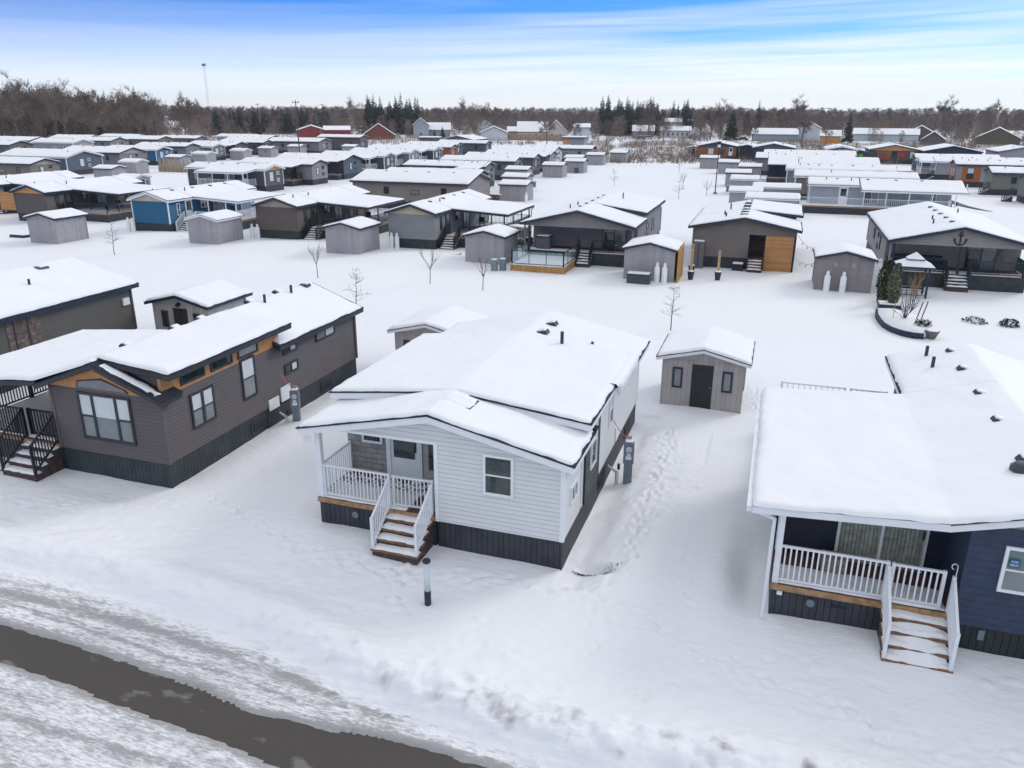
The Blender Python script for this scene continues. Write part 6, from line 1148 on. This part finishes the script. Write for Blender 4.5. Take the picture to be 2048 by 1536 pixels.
for px, dd, s_, lb in ((712, 470, 1.35, 'lone round bare tree standing above the wood left of centre'), (935, 480, 1.35, 'tall bare tree crown above the wood, centre'), (970, 450, 1.1, 'broad bare tree above the wood, centre right of the tallest'), (1300, 360, 1.12, 'pale trunked bare tree before the spruce stand'), (1150, 290, .7, 'dark bare tree between the fenced ranch and the white tall house'), (1215, 270, .62, 'spreading bare tree beside the orange cornered cabin'), (1330, 330, .6, 'bare tree before the two storey white farmhouse'), (1425, 350, 1.05, 'big brown bare tree right of the double lamp'), (1445, 345, 1.0, 'second big brown bare tree right of the double lamp'), (1405, 352, .9, 'brown bare tree just right of the white farmhouse'),
                        (1612, 290, .72, 'round pale twigged tree before the snowy gable barn'), (1510, 325, .6, 'bare tree before the long blue grey building'), (1660, 320, .55, 'bare tree before the low orange shed'), (1095, 285, .66, 'bare tree at the right end of the tan fence'), (1390, 280, .35, 'little bare tree by the double lamp'), (1600, 520, 1.3, 'bare crown rising over the far ridge, right of centre'), (1890, 560, 1.3, 'bare crown rising over the far ridge, right'), (1985, 560, 1.4, 'bare crown rising over the far ridge, far right')):
    x, y = dirpos(px, dd); put(BP[R_.randrange(5)], x, y, s_, lb, 'single bare trees')
# the far wood as one mass
def tri_variant(seed, h, pine=False):
    rs = np.random.RandomState(seed); n_ = 300 if not pine else 60
    if not pine:
        u = rs.rand(n_); z_ = h*(.02+.92*u**1.05); rr = h*.3*np.sin(np.pi*np.clip(u*.8+.15, 0, 1))**.7*np.sqrt(rs.rand(n_)); a = rs.rand(n_)*6.283
        p = np.stack([rr*np.cos(a), rr*np.sin(a), z_], 1); d = rs.randn(n_, 3)*[1, 1, .7]+[0, 0, .9]; d /= np.linalg.norm(d, axis=1)[:, None]; ln = h*rs.uniform(.08, .2, n_)[:, None]
        s_ = np.cross(d, rs.randn(n_, 3)); s_ /= np.linalg.norm(s_, axis=1)[:, None]; s_ *= h*.012
        T_ = np.stack([p-s_, p+s_, p+d*ln], 1)
        tr = np.array([[[-.15, 0, -1], [.15, 0, -1], [0, 0, h*.7]], [[0, -.15, -1], [0, .15, -1], [0, 0, h*.7]]]); return np.concatenate([T_, tr])
    z_ = h*rs.rand(n_)**1.2; f_ = (h-z_)/h; a = rs.rand(n_)*6.283; L_ = h*.17*f_**.8+.2; b_ = np.stack([0*a, 0*a, z_+.6], 1); q = np.stack([np.cos(a), np.sin(a), -.35+0*a], 1); s_ = np.stack([-np.sin(a), np.cos(a), 0*a], 1)*L_[:, None]*.35
    return np.stack([b_, b_+q*L_[:, None]-s_, b_+q*L_[:, None]+s_], 1)
def wood(name, label, mtl, ranks, pine=False, seed=0, az0=-57, az1=20):
    rs = np.random.RandomState(seed); V = [tri_variant(seed*10+i, 1.0*14, pine) for i in range(6)]; out = []
    for dist, sp_, h0, h1, prob in ranks:
        n_ = int(math.radians(az1-az0)*dist/sp_)
        for i in range(n_):
            if rs.rand() > prob: continue
            a = math.radians(az0+(az1-az0)*(i+rs.uniform(-.6, .6))/n_); d_ = dist*rs.uniform(.96, 1.05); x_, y_ = d_*sin(a), d_*cos(a); s_ = rs.uniform(h0, h1)/14*(.9+.25*float(vn(a*14, dist*.1))); t_ = rs.rand()*6.283; c_, q_ = math.cos(t_), math.sin(t_)
            T_ = V[rs.randint(6)]*s_; out.append(np.stack([T_[..., 0]*c_-T_[..., 1]*q_+x_, T_[..., 0]*q_+T_[..., 1]*c_+y_, T_[..., 2]], -1))
    A_ = np.concatenate(out).reshape(-1, 3).astype(np.float32); n_ = len(A_); me = bpy.data.meshes.new(name); me.vertices.add(n_); me.vertices.foreach_set('co', A_.ravel()); me.loops.add(n_); me.loops.foreach_set('vertex_index', np.arange(n_, dtype=np.int32)); me.polygons.add(n_//3); me.polygons.foreach_set('loop_start', np.arange(0, n_, 3, dtype=np.int32)); me.update(calc_edges=True); me.materials.append(mtl)
    o = bpy.data.objects.new(name, me); scene.collection.objects.link(o); tag(o, label, 'woods', kind='stuff')
wood('woodland', 'distant purple brown leafless wood stretching along the whole horizon', TWIGP, [(425, 4.5, 8, 13, .9), (455, 4.5, 9, 14, .9), (490, 4.5, 9, 14, .9), (530, 4.5, 10, 14, .9), (580, 4.5, 10, 14, .95), (640, 5, 10, 14.5, .95), (720, 5, 11, 14.5, .95), (820, 5.5, 11, 15, 1), (950, 6, 12, 15.5, 1), (1150, 6.5, 13, 16.5, 1), (1400, 7, 14, 18, 1)], seed=3)
wood('hedgerow', 'brown scrubby bushes and small trees in front of the distant wood', TWIGB, [(338, 6, 1.5, 4, .5), (352, 6, 3, 7, .5), (372, 5, 4, 10, .65), (388, 5, 5, 11, .7), (405, 5, 6, 12, .8)], seed=5)
wood('side_wood', 'dense brown leafless wood behind the park at the far left', TWIGB, [(385, 4, 9, 17, .7), (410, 4, 11, 20, .75), (440, 4, 14, 21, .85)], seed=8, az0=-60, az1=-41)
wood('evergreen_wood', 'dark evergreens mixed low into the distant wood', PINE, [(470, 14, 9, 13, .35), (540, 16, 10, 14, .3), (640, 18, 11, 15, .3)], pine=True, seed=12)
# low scrub in the field behind the park
def scrub(name, label, mtl, n_, px0, px1, y0, y1, hh_, seed):
    rs = np.random.RandomState(seed); P_ = []
    for i in range(n_):
        px = rs.uniform(px0, px1); py = rs.uniform(y0, y1)
        if float(vn(px*.03, py*.15+seed)) < -.12: continue
        x_, y_ = G(px, py+(px-1024)*.0043); 
        for k in range(7):
            a = rs.rand()*6.28; h_ = hh_*rs.uniform(.4, 1.1); bx, by = x_+rs.randn()*.5, y_+rs.randn()*.5; tx, ty = bx+rs.randn()*.35, by+rs.randn()*.35; wd_ = .05
            P_.append([(bx-wd_*cos(a), by-wd_*sin(a), -.1), (bx+wd_*cos(a), by+wd_*sin(a), -.1), (tx, ty, h_)])
    A_ = np.array(P_).reshape(-1, 3); mb = MB(); mb.v = [tuple(v) for v in A_]; mb.f = [(i, i+1, i+2) for i in range(0, len(A_), 3)]; tag(mb.build(name, mtl), label, 'scrub', kind='stuff')
scrub('field_scrub', 'thin brown scrub poking out of the snow behind the park', TWIGB, 4200, 1120, 2060, 288, 326, 1.6, 7)
scrub('roadside_scrub', 'dry brown bushes along the far country road', TWIGB, 5200, -20, 2060, 266, 292, 2.2, 9)
scrub('dry_grass', 'tan dry grass strips beyond the park', DRYG, 2600, 1180, 2060, 282, 296, .7, 10)

# ------------------------------------------------------------------ farm buildings beyond the park
def farm(label, px0, px1, py, h, rise, wall, front='side', depth=9, roofc=TD, T=.22, wins=0, over=.4, zf=None, name='farmhouse', door_=False, chim=False):
    pc = (px0+px1)/2; x, y = G(pc, py); xa, ya = G(px0, py); xb, yb = G(px1, py); dist = math.hypot(x, y); wd_ = (px1-px0)*dist/FPX*.985; a = math.atan2(-x, y)
    r = thing(name, label, 'building', x, y, 0, a); W = wd_
    if front == 'gable':
        MB().prism([(-W/2, -1), (W/2, -1), (W/2, h), (0, h+rise), (-W/2, h)], 0, depth).build('wall', wall, r); poly = [(-W/2-over, h-rise*over/(W/2)), (0, h+rise), (W/2+over, h-rise*over/(W/2))]; q = MB(); roof_slab(q, poly, -over, depth+over, 0, .2); f = q.build('roof', roofc, r); q = MB(); roof_slab(q, poly, -over+.05, depth+over, .201, .201+T); q.build('roof_snow', SNOW, f)
    else:
        MB().box(-W/2, W/2, 0, depth, -1, h).add([(-W/2, 0, h), (-W/2, depth, h), (-W/2, depth/2, h+rise), (W/2, 0, h), (W/2, depth, h), (W/2, depth/2, h+rise)], [(0, 2, 1), (3, 4, 5)]).build('wall', wall, r); q = MB(); s_ = MB()
        for mb_, a0, a1 in ((q, 0, .18), (s_, .181, .181+T)):
            o_ = .05 if mb_ is s_ else 0; x0_, x1_ = -W/2-over+o_, W/2+over-o_; ye = -over+o_; zl = h-rise*over/(depth/2)
            mb_.add([(x0_, ye, zl+a0), (x1_, ye, zl+a0), (x1_, depth/2, h+rise+a0), (x0_, depth/2, h+rise+a0), (x1_, depth-ye, zl+a0), (x0_, depth-ye, zl+a0)]+[(x0_, ye, zl+a1), (x1_, ye, zl+a1), (x1_, depth/2, h+rise+a1), (x0_, depth/2, h+rise+a1), (x1_, depth-ye, zl+a1), (x0_, depth-ye, zl+a1)], [(0, 3, 2, 1), (3, 5, 4, 2), (6, 7, 8, 9), (9, 8, 10, 11), (0, 1, 7, 6), (5, 11, 10, 4), (0, 6, 9, 3), (3, 9, 11, 5), (1, 2, 8, 7), (2, 4, 10, 8)])
        f = q.build('roof', roofc, r); s_.build('roof_snow', SNOW, f)
    for i in range(wins): window(r, 'F', W, depth, -W/2+W*(i+.7)/(wins+.4), 1.0, 1.1, 1.2, 'dh', TW, GLASS)
    if chim: MB().box(W*.2, W*.2+.7, depth*.4, depth*.5, h, h+rise+1.0).build('chimney', BROWN, f)
    return r
farm('big red metal barn with a white roof behind the park', 598, 650, 278, 3.2, 1.7, RED, 'gable', 16, roofc=RED, name='barn')
farm('long side wing of the red barn', 651, 699, 277, 3.2, 1.3, RED, 'side', 14, roofc=RED, name='barn')
farm('red gabled cottage with a broad snowy roof right of the barn', 728, 788, 279, 1.6, 4.2, mat('faded_red_board', (.2, .05, .04), .7, .1), 'gable', 9, name='cottage')
farm('grey two storey gable farmhouse beside small spruces', 828, 857, 276, 5.2, 2.6, LGREY, 'gable', 9, wins=1); farm('low grey wing of the gable farmhouse under snow', 858, 900, 275, 3.2, 2.6, GREY, 'side', 7, wins=2)
farm('small white gabled house with garage wing, centre', 962, 1014, 281, 2.8, 2.2, PWHITE, 'gable', 10, wins=0); farm('pale house behind the small white gabled one', 957, 985, 272, 4.2, 2.2, PWHITE, 'gable', 8, wins=1)
farm('low tan roofed garage left of the fenced ranch', 1016, 1038, 277, 2.8, 1.6, BEIGE, 'side', 7)
farm('long cream ranch house with grey windows behind a tan fence', 1036, 1094, 279, 3.0, 3.6, mat('cream_wall', (.5, .46, .4), .7, .08), 'side', 12, wins=4, chim=True); farm('cream gable end of the ranch house with a brown roof slope', 1092, 1132, 279, 3.0, 4.2, mat('cream_wall', (.5, .46, .4)), 'gable', 14, roofc=BROWN, wins=2)
farm('tall white box house with small upper window, centre', 1144, 1178, 282, 5.0, 1.2, PWHITE, 'side', 7, wins=1)
farm('grey carport house with a parked car beside it, right of centre', 1266, 1306, 276, 2.8, 2.2, GREY, 'side', 8); farm('white farmhouse lower wings with verandas, right of centre', 1322, 1378, 276, 3.0, 1.6, PWHITE, 'side', 9, wins=6); farm('upper storey block of the white farmhouse', 1330, 1360, 270, 6.0, 1.6, PWHITE, 'side', 6); farm('small white garage by the double lamp', 1378, 1400, 277, 2.6, 1.6, PWHITE, 'gable', 6)
farm('long blue grey barn with a snowy roof, right of centre', 1508, 1588, 283, 2.6, 2.0, mat('blue_grey_metal', (.25, .3, .34), .6, .08), 'side', 12, name='barn'); farm('snowy gabled barn behind the round pale tree', 1590, 1642, 283, 4.2, 3.0, mat('pale_barn', (.5, .53, .56), .6, .08), 'gable', 12, name='barn'); farm('low shed with a bright orange front, right', 1642, 1676, 287, 2.6, 1.8, mat('orange_board_far', (.5, .24, .06), .7, .15), 'side', 8, name='barn')
farm('long pale blue barn with an orange door, right', 1716, 1822, 283, 2.6, 2.0, mat('ice_blue_metal', (.4, .5, .53), .6, .08), 'side', 12, name='barn'); farm('dark brown tall gabled house, right', 1812, 1866, 283, 2.4, 3.4, BROWN, 'gable', 13); farm('lower brown gabled porch in front of the tall brown house', 1846, 1884, 290, 1.6, 2.8, BROWN, 'gable', 9); farm('dark olive gabled barn among bushes near the right edge', 1960, 2026, 290, 2.2, 3.6, mat('olive_board', (.09, .08, .055), .8, .2), 'gable', 12, name='barn'); farm('low house under snow at the right edge', 2026, 2080, 284, 2.0, 1.8, GREY, 'side', 8)
farm('white farmhouse seen through the trees, left', 285, 332, 258, 4.5, 2.2, PWHITE, 'side', 9, wins=2); farm('low snowy shed seen through the trees, left', 330, 358, 263, 2.0, 3.0, PWHITE, 'side', 7)
x, y = G(448, 266); r = thing('round_barn', 'yellow arched roof barn with snow on its right half, left', 'building', x, y, 0, math.atan2(-x, y)); Wb = 8.2
pf = [(Wb*cos(t_), 5.6*sin(t_)) for t_ in np.linspace(0, pi, 15)]; MB().prism(pf, 0, 14).build('wall', YEL, r); ps = [(Wb*1.02*cos(t_), 5.8*sin(t_)) for t_ in np.linspace(.35, 1.75, 9)]; q = MB()
for (xa, za), (xb, zb) in zip(ps, ps[1:]): q.add([(xa, -.2, za), (xb, -.2, zb), (xb, 14, zb), (xa, 14, za)], [(0, 1, 2, 3)])
q.build('roof_snow', SNOW, r)
(xa, ya), (xb, yb) = G(1016, 279), G(1142, 281); r = thing('board_fence', 'long tan board fence in front of the cream ranch house', 'fence', xa, ya-6, 0, math.atan2(yb-ya, xb-xa)); Lf = math.hypot(xb-xa, yb-ya); MB().box(0, Lf, -.05, .05, -.5, 2.2).build('board_panel', FENCE, r)
for i in range(12): MB().box(Lf*i/11-.09, Lf*i/11+.09, -.12, -.051, -.5, 2.35).build('post', FENCE, r)
# ------------------------------------------------------------------ poles, lamps, mast, cars
def lamp(label, px, py, h, arms=1):
    x, y = G(px, py); r = thing('street_lamp', label, 'street lamp', x, y, 0, -YAW); MB().lathe([(.28, -.2), (.28, .25)], 10).build('base', METAL, r); MB().tube((0, 0, .2), (0, 0, h), .085, .06, 8).build('pole', BLACKP, r)
    for s_ in ((0,) if arms == 1 else (-1, 1)): q = MB(); q.box(-.22+s_*.7, .22+s_*.7, -.22, .22, h-.25 if arms == 1 else h-.1, h+.05); q.build('lamp_head', BLACKP if arms == 1 else WHITEP, r)
    if arms == 2: MB().bar((-.8, 0, h-.05), (.8, 0, h-.05), .08).build('arm', BLACKP, r)
    else: MB().box(-.16, .16, -.14, .14, h-.75, h-.4).build('sensor_box', WHITEP, r)
lamp('tall black lamp post on a round base in the open snow, right of centre', 1430, 388, 7.3); lamp('black lamp post far left before the yellow barn', 402, 270, 9); lamp('double headed lamp post far off behind the small grey shed', 1377, 292, 8.5, 2)
def upole(label, px, py, h, arm=True, r_=.16, m=None):
    x, y = G(px, py); r = thing('utility_pole', label, 'utility pole', x, y, 0, -YAW); MB().tube((0, 0, -.5), (0, 0, h), r_, r_*.7, 8).build('pole', m or BARKB, r)
    if arm: MB().box(-1.3, 1.3, -.08, .08, h-.6, h-.45).build('crossarm', BARKB, r); q = MB(); [q.lathe([(.08, h-.44), (.08, h-.2)], 6, (a, 0)) for a in (-1.1, 0, 1.1)]; q.build('insulator', METAL, r)
    return Vector((x, y, h))
up_ = [upole('tall utility pole with crossarm left of the red barn', 600, 315, 13.5), upole('utility pole behind the red barn', 648, 266, 14), upole('thin utility pole at the left behind the spruces', 520, 266, 14), upole('thin utility pole left of the long pale blue barn', 1745, 281, 13), upole('utility pole right of centre before the wood', 1240, 275, 13), upole('utility pole before the grey barn, right', 1650, 279, 13), upole('distant utility pole at the right', 1965, 279, 12)]
q = MB()
for a, b in ((4, 5), (5, 3), (3, 6), (1, 2)):
    A_, B_ = up_[a]-Vector((0, 0, .3)), up_[b]-Vector((0, 0, .3)); pr = A_
    for i in range(1, 17): t_ = i/16; c = A_.lerp(B_, t_)+Vector((0, 0, -6*t_*(1-t_))); q.tube(pr, c, .035, n=3, cap=False); pr = c
tag(q.build('power_line', BLACKP), 'thin power lines strung along the far country road poles', 'power line')
x, y = dirpos(418, 480); r = thing('radio_mast', 'thin lattice radio mast rising above the trees, left', 'mast', x, y, 0); q = MB(); H_ = 33
for k in range(3):
    a = k*2.094; q.tube((.6*cos(a), .6*sin(a), 0), (.5*cos(a), .5*sin(a), H_), .045, n=4)
for i in range(42):
    z_ = i*H_/42; a = (i % 3)*2.094; q.tube((.6*cos(a), .6*sin(a), z_), (.6*cos(a+2.094), .6*sin(a+2.094), z_+H_/42), .03, n=3)
q.build('lattice', mat('mast_metal', (.35, .37, .4), .5, .05), r); MB().box(-.9, .9, -.5, .5, H_-.2, H_+1.0).build('antenna', METAL, r)
for (px, py, rz, m, lb) in ((1282, 279, .3, mat('car_blue_grey', (.1, .14, .18), .3, .05), 'snowy blue grey car by the carport house'), (1296, 279, .5, WHITEP, 'white car right of the blue grey one'), (1486, 281, .2, mat('car_dark', (.03, .04, .05), .3, .05), 'dark snowy car before the long blue grey barn')):
    x, y = G(px, py); r = thing('parked_car', lb, 'car', x, y, 0, rz-YAW, 'cars parked by the far farmhouses'); MB().box(-2.1, 2.1, -.85, .85, .3, .85).build('body', m, r, bevel=.12); MB().prism([(-1.4, .851), (1.5, .851), (1.0, 1.4), (-.9, 1.4)], -.75, .75).build('cabin', GLASS, r); MB().box(-.85, .95, -.7, .7, 1.401, 1.52).build('snow_cap', SNOWC, r, bevel=.04)
    for a in (-1.3, 1.3):
        for b in (-.8, .8): MB().tube((a, b-.1, .32), (a, b+.1, .32), .32, n=12).build('wheel', BLACKP, r)
for (px, py, h_, m, lb) in ((1932, 386, 1.25, WHITEP, 'white marker bollard across the lane by the orange panelled house'), (1913, 412, .5, TN, 'short blue marker at the lane edge, right')):
    x, y = G(px, py); r = thing('marker_post', lb, 'bollard', x, y, 0); MB().lathe([(.1, -.3), (.1, h_*.35)], 10).build('base', BLACKP, r); MB().lathe([(.09, h_*.351), (.09, h_), (.04, h_+.03)], 10).build('tube', m, r)

# ------------------------------------------------------------------ the winter air
hz = bpy.data.materials.new('winter_air'); hz.use_nodes = True; t = hz.node_tree; t.nodes.clear(); o_ = t.nodes.new('ShaderNodeOutputMaterial'); pv = t.nodes.new('ShaderNodeVolumePrincipled'); pv.inputs['Color'].default_value = (.95, .97, 1, 1); pv.inputs['Density'].default_value = .00016; pv.inputs['Anisotropy'].default_value = .2; t.links.new(pv.outputs[0], o_.inputs['Volume'])
h_ = MB().box(-2560, 2560, -220, 2560, -2, 60).build('haze', hz); h_['kind'] = 'stuff'; h_['label'] = 'thin pale winter haze over the whole park and woods'; h_['category'] = 'haze'
